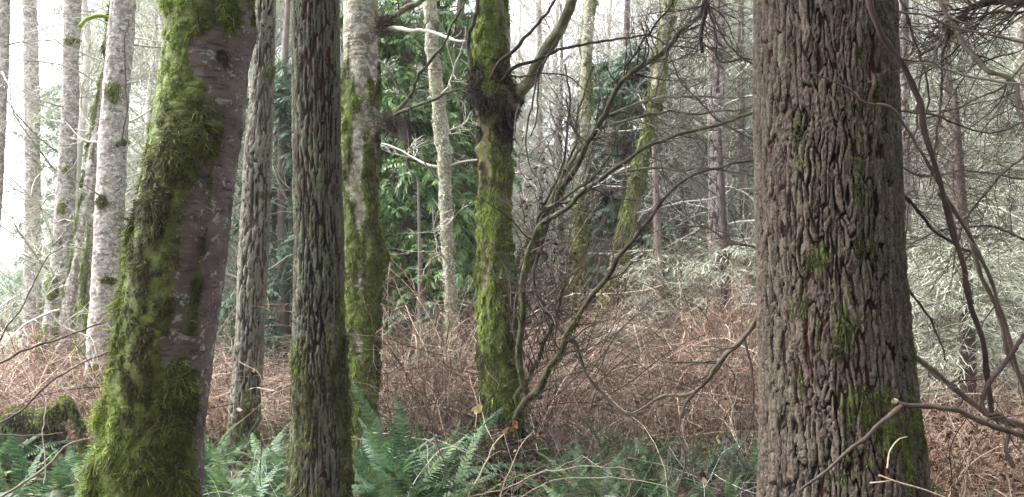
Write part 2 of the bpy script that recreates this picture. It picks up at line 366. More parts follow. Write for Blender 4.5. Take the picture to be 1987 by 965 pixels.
class Trunk: pass
def trunk(parent, rows, Y, mat, kind='fir', seed=0, depth=.02, cw=.05, chh=.22, res=1.0, top=9.0, base_z=None, mossf=None, moss_bulge=.015,
          lump=0.0, name='trunk', flare=0.0, gk=1.0, Yb=None, taper_top=.35, bumps=()):
    """rows = (py, x_left, x_right) as the trunk's outline runs; becomes a round trunk standing at distance Y"""
    rows = sorted(rows, key=lambda r: -r[0])
    Z, CX, RR = [], [], []
    for py, xl, xr in rows:
        a, b = P(xl, py, Y), P(xr, py, Y); Z.append(a[2]); CX.append((a[0] + b[0]) / 2); RR.append((b[0] - a[0]) / 2)
    gz = float(ground_z(CX[0], Y)) - .12 if base_z is None else base_z
    if Z[0] > gz:
        sl = (CX[1] - CX[0]) / max(Z[1] - Z[0], .01); CX.insert(0, CX[0] - sl * (Z[0] - gz) * .6); RR.insert(0, RR[0] * 1.08 + flare); Z.insert(0, gz)
    ztopv = P(0, -70, Y)[2]
    if top > Z[-1] + .3:
        sl = (CX[-1] - CX[-2]) / max(Z[-1] - Z[-2], .01); Z.append(top); CX.append(CX[-1] + sl * (top - Z[-2]) * .5); RR.append(RR[-1] * taper_top)
    px = Y / (FPX * 1024 / CW)
    dz = px * 1.15 * res
    zlo = max(gz, P(0, 1010, Y)[2]); zt = min(ztopv, Z[-1])
    zz = np.r_[np.arange(gz, zlo, dz * 4), np.arange(zlo, zt, dz)]
    if Z[-1] > zt: zz = np.r_[zz, np.arange(zt, Z[-1], max(.06, dz * 5))]
    zz = np.r_[zz, Z[-1]]
    fine = np.arange(Z[0] - .5, Z[-1] + .5, .02); k = np.exp(-np.linspace(-2, 2, 13) ** 2); k /= k.sum()
    def interp(v):
        g = np.interp(fine, Z, v); g = np.convolve(np.pad(g, 6, 'edge'), k, 'valid'); return np.interp(zz, fine, g)
    cx, rr = interp(CX), interp(RR)
    Rm = float(np.median(rr[:max(3, len(rr) // 2)]))
    nt_ = int(np.clip(2 * math.pi * Rm / (px * 1.1 * res), 14, 560))
    th = np.linspace(0, 2 * math.pi, nt_, endpoint=False)
    TH, ZZ = np.meshgrid(th, zz); RRg = rr[:, None] + 0 * TH
    cosT, sinT = np.cos(TH), np.sin(TH)
    cyc = Y + (0 if Yb is None else np.interp(zz, [gz, Z[-1]], [Yb - Y, 0]))
    if np.isscalar(cyc): cyc = np.full(zz.shape, float(cyc))
    base = np.stack([cx[:, None] + RRg * cosT, cyc[:, None] + RRg * sinT, ZZ], -1)
    X3, Y3 = cosT * Rm, sinT * Rm
    ppx, ppy = proj(base)
    u = cosT                                             # -1 left edge .. 1 right edge as seen from the front
    nz = fbm(X3 * 6 / max(Rm, .12) * .25, Y3 * 6 / max(Rm, .12) * .25, ZZ * 1.6, 4, seed + 60)
    plate = np.zeros(TH.shape)
    ms = np.zeros(TH.shape) if mossf is None else np.clip(mossf(ppx, ppy, u, nz, TH, ZZ), 0, 1)
    if kind == 'fir':
        h, plate = bark_fir(TH, ZZ, Rm, cw, chh, seed, gk)
        disp = (h - .75) * depth
    else:
        e = fbm(X3 * 14, Y3 * 14, ZZ * 10, 4, seed); ring = fbm(X3 * 5, Y3 * 5, ZZ * 60, 3, seed + 3)
        h = np.clip(.75 + .5 * e + .25 * np.minimum(ring, 0), 0, 1); disp = (e * .6 + .4 * np.minimum(ring, 0)) * depth
        hole = fbm(X3 * 9, Y3 * 9, ZZ * 16, 2, seed + 17); hs = sstep(.52, .66, hole); h = h * (1 - .9 * hs); disp = disp - hs * depth * .8
    disp = disp + lump * Rm * fbm(X3 / Rm * .8, Y3 / Rm * .8, ZZ / Rm * .35, 3, seed + 31)
    for (bpx, bpy, br, bh) in bumps:                     # knots and burls
        c = P(bpx, bpy, Y); dd = np.sqrt((base[..., 0] - c[0]) ** 2 + (ZZ - c[2]) ** 2 + (np.where(sinT > 0, 1, 0)) * .2 * 0)
        disp = disp + bh * np.exp(-(dd / br) ** 2) * np.where(sinT < .4, 1, .2) * (1 + .35 * fbm(X3 * 30, Y3 * 30, ZZ * 30, 2, seed + 90))
    dm = sstep(.35, .8, ms) * moss_bulge * (.6 + .8 * np.clip(fbm(X3 * 22, Y3 * 22, ZZ * 12, 3, seed + 70) + .4, 0, 1))
    h = np.where(ms > .6, np.maximum(h, .4), h)
    rad = RRg + disp + dm
    V = np.stack([cx[:, None] + rad * cosT, cyc[:, None] + rad * sinT, ZZ], -1)
    nr, nc = TH.shape; idx = np.arange(nr * nc).reshape(nr, nc); nx = np.roll(idx, -1, 1)
    Q = np.stack([idx[:-1], nx[:-1], nx[1:], idx[1:]], -1)
    o = mesh_obj(name, V, Q, mat, parent, {'h': h, 'moss': ms, 'plate': plate})
    t = Trunk(); t.o = o; t.V = V; t.ms = ms; t.cosT = cosT; t.sinT = sinT; t.zz = zz; t.cx = cx; t.rr = rr; t.cy = cyc; t.Y = Y; t.ppy = ppy
    return t
def moss(parent, t, count, length=.05, out=.018, width=.0035, curl=.5, mat=None, weight=None, var0=.0, name='moss', thr=.45, droop=1.0, back=.25, n=5, cmap=None):
    w = np.clip((t.ms - thr) / (1 - thr), 0, 1) ** .7 if weight is None else weight
    w = w * np.where(t.sinT > .3, back, 1) * ((t.ppy > -120) & (t.ppy < 1100))
    x_, y_, z_ = t.V[..., 0], t.V[..., 1], t.V[..., 2]; q = .22 / max(.1, length * 4) * 16
    cl = fbm(x_ * q, y_ * q, z_ * q * .8, 3, 43); w = w * np.clip(.35 + 2.2 * cl, .03, 1.4)          # moss grows in clumps
    d = np.gradient(t.zz)[:, None] * t.rr[:, None]; w = (w * d).ravel()
    if w.sum() <= 0: return
    i = rng.choice(w.size, count, p=w / w.sum())
    N0 = np.stack([t.cosT, t.sinT, 0 * t.cosT], -1).reshape(-1, 3)[i]; p0 = t.V.reshape(-1, 3)[i] + rng.normal(0, .002, (count, 3)) - N0 * .004
    L = length * rng.uniform(.3, 1.2, count) * (.5 + .9 * np.clip(cl.ravel()[i] + .3, 0, 1)) * (.6 + .8 * np.clip(fbm(p0[:, 0] * 9, p0[:, 1] * 9, p0[:, 2] * 7, 2, 5) + .3, 0, 1))
    d = unit(N0 * .9 + rng.normal(0, .45, (count, 3))); pts = [p0]; st = (L / (n - 1))[:, None]
    bend = rng.normal(0, curl, (count, 3))
    for k in range(n - 1):
        pts.append(pts[-1] + d * st)
        d = unit(d + np.array([0, 0, -.85 * droop]) + bend * .5 + rng.normal(0, curl * .4, (count, 3)) - N0 * .22)
    path = np.stack(pts, 1); T = unit(path[:, -1] - path[:, 0])
    S = unit(np.cross(T, N0) + rng.normal(0, .35, (count, 3)))
    wid = width * rng.uniform(.6, 1.4, (count, 1)) * np.array([.8, 1, 1, .8, .35])[None, :n]
    col = .5 + .9 * fbm(p0[:, 0] * 3.5, p0[:, 1] * 3.5, p0[:, 2] * 2.5, 3, 77) + rng.normal(0, .27, count) + var0
    if cmap is not None: col = col + cmap(p0, N0)
    g = Geo(); g.ribbons(path, wid, S[:, None], np.clip(col, 0, 1)); return g.build(name, mat or M_MOSS, parent, False)

def limb_path(pts, Y0, Y1=None, n=60, wob=.006):
    Y1 = Y0 if Y1 is None else Y1
    ys = np.linspace(0, 1, len(pts)); w = np.array([P(x, y, Y0 + (Y1 - Y0) * t) for (x, y), t in zip(pts, ys)])
    p = spline(w, n); s = rng.integers(1000)
    q = np.r_[0, np.cumsum(np.linalg.norm(np.diff(p, axis=0), axis=1))]; amp = wob * Y0 / 3
    return p + np.stack([amp * noise3(q * 5, s, k) + amp * .35 * noise3(q * 16, s, k + 5) for k in (1, 2, 3)], -1)
def limb(parent, pts, r0, r1, Y0, Y1=None, mat=None, name='limb', n=60, sides=9, wob=.008, var=.5, g=None, knob=.12, cap=True):
    """a branch along photo points; r in photo pixels"""
    p = limb_path(pts, Y0, Y1, n, wob); yy = p[:, 1] / FPX
    r = np.linspace(r0, r1, n) * yy * (1 + .8 * knob * noise3(np.arange(n) * .42, rng.integers(999), 2))
    if cap:
        p = np.concatenate([p, p[-1:] + (p[-1:] - p[-2:-1]) * .15, p[-1:] + (p[-1:] - p[-2:-1]) * .2]); r = np.r_[r, r[-1] * .7, r[-1] * .02]
    own = g is None
    if own: g = Geo()
    g.tubes(p[None], r[None], sides, np.array([var]))
    if own: g.build(name, mat or M_LIMB, parent)
    return p[:n], r[:n]

# ---- big mossy leaning maple, foreground left
def lerp_px(tab):
    ys = [a for a, b in tab]; xs = [b for a, b in tab]
    return lambda y: np.interp(y, ys, xs)
mbA = lerp_px([(-80, 500), (0, 478), (55, 470), (75, 440), (120, 425), (180, 420), (255, 442), (300, 400), (330, 392), (440, 385), (520, 388), (600, 372), (650, 345), (700, 348), (760, 368), (850, 358), (965, 345), (1000, 340)])
def mfA(px, py, u, nz, th, z):
    e = (mbA(py) - px) / 46 + nz * 4.2 + .15
    e = e - 2.3 * sstep(45, 75, py) * sstep(170, 120, py) * sstep(345, 385, px)           # bare window under the top mat
    e = e - 1.2 * sstep(640, 660, py) * sstep(735, 700, py) * sstep(290, 320, px)
    e = np.where(np.sin(th) > 0, (-(u) - .35) * 3 + nz * 2, e)
    return .5 + e * .5
tA = thing('mossy_maple_tree', P(270, 1330, 3.3), 'large leaning tree with thick green moss on its left side and bare purple-brown right side', 'tree')
a = trunk(tA, [(-60, 348, 500), (0, 338, 490), (150, 322, 477), (250, 301, 468), (300, 294, 458), (480, 260, 437), (580, 248, 425), (700, 227, 408), (820, 213, 396), (965, 186, 386), (1100, 158, 385)], 3.3, M_BIGMAPLE, 'smooth', 3,
          depth=.014, mossf=mfA, moss_bulge=.008, lump=.05, bumps=[(485, 60, .05, .02), (300, 190, .03, .03), (405, 420, .035, .012)])
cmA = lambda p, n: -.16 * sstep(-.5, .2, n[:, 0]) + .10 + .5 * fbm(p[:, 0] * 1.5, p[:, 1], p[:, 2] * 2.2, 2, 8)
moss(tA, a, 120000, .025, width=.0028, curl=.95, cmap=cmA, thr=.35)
wA = np.clip(fbm(a.V[..., 0] * 7, a.V[..., 1] * 7, a.V[..., 2] * 4, 3, 31) - .02, 0, 1) * (a.ms > .6)
moss(tA, a, 22000, .075, width=.003, curl=.95, weight=wA, var0=.10, name='moss_tendrils', droop=.75)

# ---- big Douglas fir, foreground right
def spots(lst):
    def f(px, py, u, nz, th, z):
        m = np.full(px.shape, -.3)
        for (x, y, rx, ry, s) in lst:
            m = np.maximum(m, s * (1.15 - np.sqrt(((px - x) / rx) ** 2 + ((py - y) / ry) ** 2)))
        n2 = fbm(np.cos(th) * 9, np.sin(th) * 9, z * 5, 4, 88); n3 = fbm(np.cos(th) * 22, np.sin(th) * 22, z * 9, 3, 89)
        return np.where(np.sin(th) > 0, nz * .6, m * .75 + nz * .4 + n2 * .8 + n3 * .6 - .05)
    return f
tF = thing('fir_tree', P(1620, 1330, 3.15), 'largest fir trunk, deeply furrowed grey-brown bark, green moss low on its right side', 'tree')
f_ = trunk(tF, [(-60, 1466, 1728), (0, 1467, 1729), (480, 1471, 1742), (620, 1474, 1752), (760, 1477, 1768), (880, 1478, 1784), (965, 1477, 1794), (1150, 1462, 1815), (1320, 1430, 1850)], 3.15, M_BIGFIR, 'fir', 21, depth=.022, gk=1.15, cw=.025, chh=.20, res=.85,
           mossf=spots([(1638, 655, 34, 56, .62), (1685, 785, 62, 58, 1.0), (1742, 850, 62, 80, 1.05), (1700, 900, 60, 50, .6), (1638, 200, 24, 20, .45), (1580, 505, 26, 20, .45), (1740, 930, 60, 60, .5)]),
           moss_bulge=.006, lump=.035, bumps=[(1540, 635, .04, .014), (1635, 200, .035, .014), (1580, 505, .04, .012)])
moss(tF, f_, 15000, .026, width=.0026, curl=.5, thr=.25, var0=-.14)

# ---- second fir, x 615
tB = thing('fir_tree', P(620, 1080, 5.2), 'straight dark fir trunk with a green moss skirt at its foot, left of centre', 'tree')
def mfB(px, py, u, nz, th, z): return sstep(420, 900, py) * .75 + nz * .75 - .18 + .35 * sstep(.5, 1, u) * sstep(150, 500, py) - .25 * sstep(300, 100, py)
b = trunk(tB, [(-60, 567, 656), (0, 566, 657), (240, 567, 662), (480, 570, 667), (620, 569, 669), (800, 566, 675), (965, 561, 680), (1060, 548, 692)], 5.2, M_FIR, 'fir', 51, depth=.024, gk=1.7, cw=.027, chh=.32, res=.9, mossf=mfB, moss_bulge=.006, lump=.04)
moss(tB, b, 26000, .045, width=.0045, curl=.3, thr=.35, var0=-.12)

# ---- third fir, curved, x 490
tC = thing('fir_tree', P(470, 910, 8), 'slender grey ridged fir trunk, slightly curved, between big mossy leaning tree and dark fir', 'tree')
def mfC(px, py, u, nz, th, z): return sstep(620, 880, py) * .5 + nz * .7 - .1 - .2 * sstep(.2, -.6, u) + .9 * np.exp(-((py - 140) / 14) ** 2) * sstep(-.2, .6, u) + .6 * np.exp(-((py - 380) / 16) ** 2)
c = trunk(tC, [(-60, 500, 537), (0, 498, 536), (160, 489, 531), (300, 474, 528), (480, 464, 522), (620, 459, 514), (750, 449, 508), (870, 438, 500)], 8, M_FIRGREY, 'fir', 71, depth=.030, gk=1.5, cw=.042, chh=.36, mossf=mfC, moss_bulge=.008, lump=.04)
moss(tC, c, 4500, .05, width=.006, curl=.4, thr=.4, var0=-.1)

# ---- mossy maple, x 700
tD = thing('mossy_tree', P(700, 900, 7.6), 'upright trunk wrapped in bright yellow-green moss, pale bark showing near its top', 'tree')
def mfD(px, py, u, nz, th, z): return .42 + nz * 1.3 + .55 * sstep(240, 560, py) - .45 * sstep(240, 60, py) + .25 * sstep(.2, .9, u) - .12 * np.sin(py / 17.) * sstep(300, 200, py)
d = trunk(tD, [(-60, 669, 733), (0, 668, 733), (120, 667, 733), (250, 664, 731), (380, 666, 730), (470, 667, 738), (520, 668, 740), (560, 670, 733), (700, 669, 731), (790, 674, 724), (860, 674, 722)], 7.6, M_MAPLE, 'smooth', 91, depth=.02, mossf=mfD, moss_bulge=.03, lump=.12,
          bumps=[(735, 60, .07, .05), (740, 240, .08, .05), (730, 500, .1, .03)])
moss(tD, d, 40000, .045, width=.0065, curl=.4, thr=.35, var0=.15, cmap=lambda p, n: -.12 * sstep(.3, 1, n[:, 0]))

# ---- broken-topped maple, x 960
tE = thing('mossy_tree', P(965, 940, 7.2), 'thick mossy trunk forking at a black knot, small green fern growing on its right side', 'tree')
def mfE(px, py, u, nz, th, z): return .55 + nz * 1.1 + .25 * sstep(.1, .9, u) * sstep(300, 330, py) - .5 * np.exp(-((py - 205) / 55) ** 2) + .25 * sstep(560, 700, py)
e = trunk(tE, [(-60, 926, 978), (0, 926, 980), (90, 922, 984), (150, 916, 990), (190, 918, 1000), (215, 922, 992), (260, 929, 988), (400, 930, 990), (500, 932, 992), (640, 932, 998), (740, 934, 1004), (800, 942, 1004), (835, 950, 1000)], 7.2, M_OLDMAPLE, 'smooth', 121, depth=.018, mossf=mfE, moss_bulge=.025, lump=.12,
          bumps=[(990, 195, .10, .06), (925, 190, .08, .04), (930, 290, .05, .03), (985, 540, .1, .03)])
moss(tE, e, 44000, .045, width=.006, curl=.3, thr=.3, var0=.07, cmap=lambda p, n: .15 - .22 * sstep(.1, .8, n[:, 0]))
wk = np.exp(-((e.ppy - 190) / 45) ** 2) * (.4 + .6 * sstep(-.2, .8, e.cosT))
moss(tE, e, 15000, .09, width=.007, curl=.7, mat=M_DARKMOSS, weight=wk, name='knot_debris')
wk = np.exp(-((e.ppy - 815) / 25) ** 2)
moss(tE, e, 4000, .12, width=.007, curl=.25, weight=wk, var0=.15, name='moss', out=.04)
limb(tE, [(985, 205), (1005, 180), (1040, 130), (1080, 65), (1110, 0), (1150, -110)], 14, 10, 7.2, 6.6, var=.75)
limb(tE, [(935, 210), (918, 150), (910, 90), (914, 50), (928, 5), (935, -60)], 5, 4, 7.1, 6.9, var=.5)
limb(tE, [(948, 160), (975, 120), (1010, 80), (1050, 40), (1085, -5), (1120, -60)], 4, 2.5, 7.0, 6.4, var=.1, mat=M_TWIG_DARK)
limb(tE, [(970, 155), (1000, 135), (1060, 110), (1130, 88), (1190, 75), (1250, 70), (1300, 85), (1350, 100)], 4, 1.5, 7.0, 6.2, var=.1)
limb(tE, [(985, 150), (1020, 145), (1060, 142), (1100, 150), (1150, 185)], 2, 1.2, 7, 6.6, var=.4)
for q in ([(1095, 45), (1050, 120), (1035, 190), (1022, 260), (1030, 320), (1040, 345)], [(1060, 95), (1040, 160), (1042, 210), (1030, 262)], [(1005, 200), (1002, 235), (998, 270)], [(1110, 10), (1072, 90), (1050, 130)]):
    limb(tE, q, 2.6, 1.3, 6.9, 6.6, var=.1, mat=M_TWIG_DARK, name='hanging_twig', n=24, sides=5)
# dark rootstock below the trunk
g = Geo()
for k in range(44):
    an = rng.uniform(0, 2 * math.pi); r0 = rng.uniform(.03, .15); top = P(965 + rng.normal(0, 16), 815 + rng.normal(0, 10), 7.2)
    top[1] += rng.normal(0, .05); L = rng.uniform(.15, .38)
    bot = np.array([top[0] + math.cos(an) * L, 7.2 + math.sin(an) * L, -.08]); mid = top * .45 + bot * .55 + np.array([math.cos(an), math.sin(an), 0]) * .05
    pp = spline(np.array([top, mid, bot]), 22) + .02 * rng.normal(0, 1, (22, 3)).cumsum(0) * .25
    g.tubes(pp[None], (np.linspace(r0, r0 * .5, 22) * .55 + .006)[None], 7)
M_ROOT = mat_var('dark_root', [(0, (.012, .009, .007)), (.6, (.04, .028, .02)), (1, (.09, .085, .03))], scale=14, noise_amt=.6, bump=1)
g.build('roots', M_ROOT, tE)
rt = trunk(tE, [(812, 938, 1004), (835, 922, 1022), (870, 908, 1036), (930, 898, 1046), (960, 890, 1056)], 7.25, M_ROOTBARK, 'smooth', 140, depth=.05, lump=.55, top=0, name='rootstock', mossf=lambda px, py, u, nz, th, z: .1 + nz * 1.1 + .2 * sstep(-.2, -.8, u))
moss(tE, rt, 6000, .06, width=.006, curl=.5, thr=.3, var0=-.05, name='moss')
moss(tE, rt, 7000, .10, width=.006, curl=.8, mat=M_DARKMOSS, weight=np.ones(rt.ms.shape), name='root_debris')
nm = Geo(); c0 = P(965, 860, 7.2)
st = c0 + rng.normal(0, 1, (2600, 3)) * np.array([.15, .13, .16]); nm.ribbons(grow(st, rng.normal(0, 1, (2600, 3)) + [0, 0, -1.5], .1, 4, .3), .006, unit(rng.normal(0, 1, (2600, 1, 3))))
nm.build('root_debris', M_DARKMOSS, tE, False)

# twigs on limbs helper
def add_twigs(parent, paths, m, length, lvl2=4, mat=None, name='twigs', up=.1, rmin=.0016, ang=.9, sides=3, g=None, flat=None, wob=.18):
    own = g is None
    if own: g = Geo()
    for (p, r) in paths:
        q, rq = sprout(p[None], r[None], m, length, ang=ang, t0=.1, n=9, wob=wob, up=up, rfac=.38, rmin=rmin * 1.3, flat=flat)
        g.tubes(q, rq, sides)
        if lvl2:
            q2, r2 = sprout(q, rq, lvl2, length * .45, ang=.8, t0=.2, n=6, wob=wob, up=up, rfac=.6, rmin=rmin)
            g.tubes(q2, r2, sides)
    if own: g.build(name, mat or M_TWIG_DARK, parent)

# ---- burl branches of the x 700 tree
pd = [limb(tD, [(735, 70), (755, 40), (785, 22), (820, -5), (860, -50)], 8, 4, 7.5, 7.0, var=.7),
      limb(tD, [(738, 60), (770, 55), (830, 62), (870, 72), (905, 80)], 4.5, 2.5, 7.4, 6.8, var=.9, mat=M_TWIG_GREY),
      limb(tD, [(742, 245), (770, 225), (800, 208), (850, 192), (905, 170)], 4, 2, 7.4, 6.9, var=.5),
      limb(tD, [(745, 240), (790, 190), (815, 150), (850, 100), (880, 50), (905, -5)], 4, 2, 7.4, 6.6, var=.6),
      limb(tD, [(738, 110), (760, 150), (790, 190), (800, 230)], 2, 1, 7.3, 7.0, var=.3, mat=M_TWIG_DARK),
      limb(tD, [(740, 250), (790, 275), (815, 300), (850, 350)], 2, 1, 7.3, 7.0, var=.3, mat=M_TWIG_DARK)]
add_twigs(tD, pd, 7, .35, 3)
for (bx, by) in ((742, 50), (752, 238)):
    g = Geo(); c0 = P(bx, by, 7.35); nn = 500
    st = c0 + rng.normal(0, .025, (nn, 3)); g.tubes(grow(st, rng.normal(0, 1, (nn, 3)) + [.6, -.3, 0], rng.uniform(.05, .16, nn), 4, .3), .0025, 3)
    g.build('burl_twigs', M_TWIG_DARK, tD)

# ---- vine maple thicket of limbs, centre right
tV = thing('vine_maple', P(1010, 900, 7.0), 'many-stemmed shrub tree with long dark arching limbs sweeping up to the right', 'tree')
VL = [
 ([(1000, 850), (1012, 790), (1040, 758), (1068, 715), (1100, 655), (1128, 605), (1168, 548), (1200, 505), (1250, 440), (1300, 372), (1340, 338), (1400, 322), (1478, 310)], 9.5, 2.4, 7.0, 5.2, .4),
 ([(1005, 850), (1018, 760), (1008, 680), (1012, 590), (1025, 500), (1045, 440), (1095, 405), (1130, 375), (1165, 342), (1205, 318), (1250, 290), (1310, 268), (1390, 243), (1470, 213)], 9, 3.5, 7.0, 5.2, .55),
 ([(1030, 520), (1048, 440), (1082, 380), (1118, 330), (1142, 278), (1172, 225), (1192, 178), (1225, 142), (1272, 108), (1312, 72), (1350, 35), (1380, -40)], 9, 5, 6.9, 5.4, .45),
 ([(1035, 470), (1060, 405), (1100, 385), (1150, 345), (1190, 290), (1196, 240)], 5, 2, 6.8, 6.2, .6),
 ([(1055, 430), (1085, 350), (1120, 290), (1160, 255), (1215, 232), (1300, 218), (1390, 218), (1470, 205)], 5, 2, 6.9, 5.6, .7),
 ([(1172, 230), (1215, 208), (1260, 192), (1320, 184), (1400, 192), (1475, 186)], 4, 2, 6.3, 5.3, .75),
 ([(1190, 338), (1240, 328), (1300, 330), (1345, 327), (1400, 333), (1475, 345)], 3.2, 2, 6.1, 5.4, .7),
 ([(1060, 440), (1040, 560), (1085, 640), (1112, 668), (1150, 742), (1200, 790), (1240, 815)], 5, 3, 6.8, 6.0, .2),
 ([(1000, 780), (1030, 720), (1055, 670), (1085, 600), (1100, 540)], 6, 2, 7.0, 6.9, .6),
 ([(1010, 700), (990, 600), (1000, 520), (1040, 440), (1085, 330), (1105, 200), (1100, 120)], 6, 2, 7.05, 7.2, .5),
 ([(1015, 560), (1040, 470), (1070, 420), (1110, 300), (1125, 210), (1150, 130)], 5, 1.6, 7.0, 7.0, .3),
 ([(1215, 135), (1260, 60), (1300, 10), (1320, -40)], 3, 2, 5.9, 5.6, .2),
 ([(1235, 300), (1290, 315), (1340, 345), (1390, 380), (1440, 420)], 2.2, 1.2, 6.0, 5.6, .7),
 ([(1230, 235), (1290, 262), (1340, 300), (1400, 318)], 2, 1.2, 6.0, 5.6, .7),
]
vp = [limb(tV, q, r0 * .82, r1 * .85, y0, y1, var=v, n=70) for q, r0, r1, y0, y1, v in VL]
add_twigs(tV, vp, 20, .9, 5, up=.15, rmin=.0012)
add_twigs(tV, vp[:3] + vp[8:11], 8, .5, 4, up=.5, rmin=.0015)
# hanging tangle of dead leaves and stems
g = Geo(); nn = 170
c0 = np.stack([P(x, y, 6.85) for x, y in zip(rng.normal(1040, 30, nn), rng.normal(500, 75, nn))]); c0[:, 1] += rng.normal(0, .12, nn)
g.tubes(grow(c0, rng.normal(0, 1, (nn, 3)) + [0, 0, -1.2], rng.uniform(.1, .5, nn), 8, .3), .0022, 3)
nn = 80; c0 = np.stack([P(x, y, 6.9) for x, y in zip(rng.uniform(1000, 1180, nn), rng.uniform(300, 840, nn))]); c0[:, 1] += rng.normal(0, .12, nn)
q = grow(c0, np.stack([rng.normal(.55, .55, nn), rng.normal(-.1, .3, nn), rng.uniform(.4, 1.2, nn)], -1), rng.uniform(.5, 1.9, nn), 12, .09, .4, .5); rq = np.linspace(.0045, .0014, 12)[None] * rng.uniform(.6, 1.2, (nn, 1))
g.tubes(q, rq, 4); q2, r2 = sprout(q, rq, 3, .4, ang=.6, n=6, wob=.14, up=.4, rfac=.6, rmin=.0014); g.tubes(q2, r2, 3)
g.build('shoots', M_TWIG_RED, tV)
def leaf_cloud(pts, size, g, droop=.3):
    n = len(pts); d = unit(rng.normal(0, 1, (n, 3)) + [0, 0, -droop]); p = grow(pts, d, size * rng.uniform(.5, 1.2, n), 4, .35)
    g.ribbons(p, (size * .55 * rng.uniform(.5, 1.2, n))[:, None] * np.array([.25, 1, .8, .1]), unit(np.cross(d, rng.normal(0, 1, (n, 3))))[:, None])
g = Geo(); nn = 260
pts = np.stack([P(x, y, 6.8) for x, y in zip(1012 + np.abs(rng.normal(30, 52, nn)), rng.normal(520, 85, nn))]); pts[:, 1] += rng.normal(0, .15, nn)
leaf_cloud(pts, .06, g); g.build('withered_leaves', M_DARKLEAF, tV, False)
def hang_moss(parent, paths, m, mat=M_MOSS, L=.09, w=.006, v=0):
    g = Geo()
    for p, r in paths:
        i = rng.integers(2, len(p) - 2, m); n = m; st = p[i] + rng.normal(0, 1, (m, 3)) * r[i][:, None] * .6
        g.ribbons(grow(st, rng.normal(0, .5, (m, 3)) + [0, 0, -1], rng.uniform(.2, 1.2, m) * L, 4, .25), w, unit(rng.normal(0, 1, (m, 1, 3)) * [1, 1, .1]), np.clip(rng.normal(.5 + v, .2, m), 0, 1))
    g.build('moss', mat, parent, False)
hang_moss(tV, [(vp[0][0][:32], vp[0][1][:32]), (vp[1][0][:38], vp[1][1][:38]), (vp[8][0], vp[8][1]), (vp[2][0][:22], vp[2][1][:22])], 750, L=.05, v=-.08)

# ------------------------------------------------------------------ bare trees on the left and behind
def bare_branches(parent, t, count, L, mat, zlo, zhi, rmin, lv=(7, 6), up=.25, name='branches', r0=.012, toward=None, sides=3, droop0=0.1, wob=.14):
    zi = rng.uniform(zlo, zhi, count); an = rng.uniform(0, 2 * math.pi, count)
    cx = np.interp(zi, t.zz, t.cx); cy = np.interp(zi, t.zz, t.cy); rr = np.interp(zi, t.zz, t.rr)
    s = np.stack([cx, cy, zi], -1); d = np.stack([np.cos(an), np.sin(an), rng.uniform(-.1, .6, count) - droop0], -1)
    s = s + d * rr[:, None] * .8
    Lq = L * rng.uniform(.4, 1.2, count) * (1.1 - .5 * (zi - zlo) / (zhi - zlo + .01))
    p = grow(s, d, Lq, 12, wob, up, .5); r = (r0 * Lq / L)[:, None] * np.linspace(1, .2, 12) + rmin
    g = Geo(); g.tubes(p, r, 5)
    q, rq = sprout(p, r, lv[0], L * .45, ang=.8, n=7, wob=wob + .05, up=up, rfac=.5, rmin=rmin); g.tubes(q, rq, sides)
    if lv[1]:
        q2, r2 = sprout(q, rq, lv[1], L * .2, ang=.8, n=5, wob=wob + .1, up=up, rfac=.7, rmin=rmin * .8); g.tubes(q2, r2, sides)
    return g.build(name, mat, parent)

GL = 'pale alders standing at the left edge of the wood'
def knobs(tree, t, pts, r=.05):
    pass
def alder(label, rows, Y, seed, mossf=None, mcount=0, brs=22, L=1.3, mat=None, mlen=.06, group=GL, zlo=1.2, top=11, lump=.08, cat='tree', name='alder_tree'):
    tr = thing(name, P((rows[-1][1] + rows[-1][2]) / 2, 600 + CAMZ * FPX / Y, Y), label, cat, group)
    t = trunk(tr, rows, Y, mat or M_ALDER, 'smooth', seed, depth=.02, mossf=mossf, moss_bulge=.03, lump=lump, top=top)
    if mcount: moss(tr, t, mcount, mlen, width=.008, curl=.35, thr=.35)
    if brs: bare_branches(tr, t, brs, L, M_TWIG_GREY, zlo, min(top, 8), .0035, up=.3)
    return tr, t
def ms_spots(lst, base=-.4, amp=.5):
    def f(px, py, u, nz, th, z):
        m = np.full(px.shape, base)
        for (x, y, rx, ry) in lst: m = np.maximum(m, 1.1 - np.sqrt(((px - x) / rx) ** 2 + ((py - y) / ry) ** 2))
        return m + nz * amp
    return f
alder('pale alder trunk cut off by the left edge of the picture', [(-60, -2, 20), (0, -2, 19), (150, -8, 15), (330, -14, 6), (640, -40, -12)], 11, 201, brs=16)
alder('slim pale trunk with bright sky on both sides, second from the left edge', [(-60, 40, 66), (0, 44, 70), (200, 48, 76), (350, 50, 77), (640, 46, 80), (700, 46, 82)], 15, 211, brs=34, L=1.5)
alder('pale spotted alder trunk between the slim pale trunk and the stout alder', [(-60, 128, 160), (0, 126, 158), (100, 124, 152), (200, 122, 152), (320, 114, 146), (440, 106, 142), (560, 96, 140), (640, 84, 130), (730, 60, 124)], 11.6, 221,
      ms_spots([(140, 80, 14, 9), (128, 330, 15, 10), (120, 400, 12, 24), (115, 470, 16, 26), (105, 560, 26, 50), (85, 660, 36, 70), (70, 720, 40, 40)], amp=.8), 5500, 24, mlen=.08)
alder('thin slanting alder with green moss knobs, just left of the stout alder', [(-60, 225, 243), (150, 196, 214), (260, 180, 200), (380, 160, 186), (470, 146, 176), (600, 120, 158), (700, 100, 146)], 10.9, 231,
      lambda px, py, u, nz, th, z: .62 * sstep(.1, -.7, u) + nz * .9 + .1 * np.sin(py / 11.) - .05, 6500, 8, lump=.3, mlen=.07)
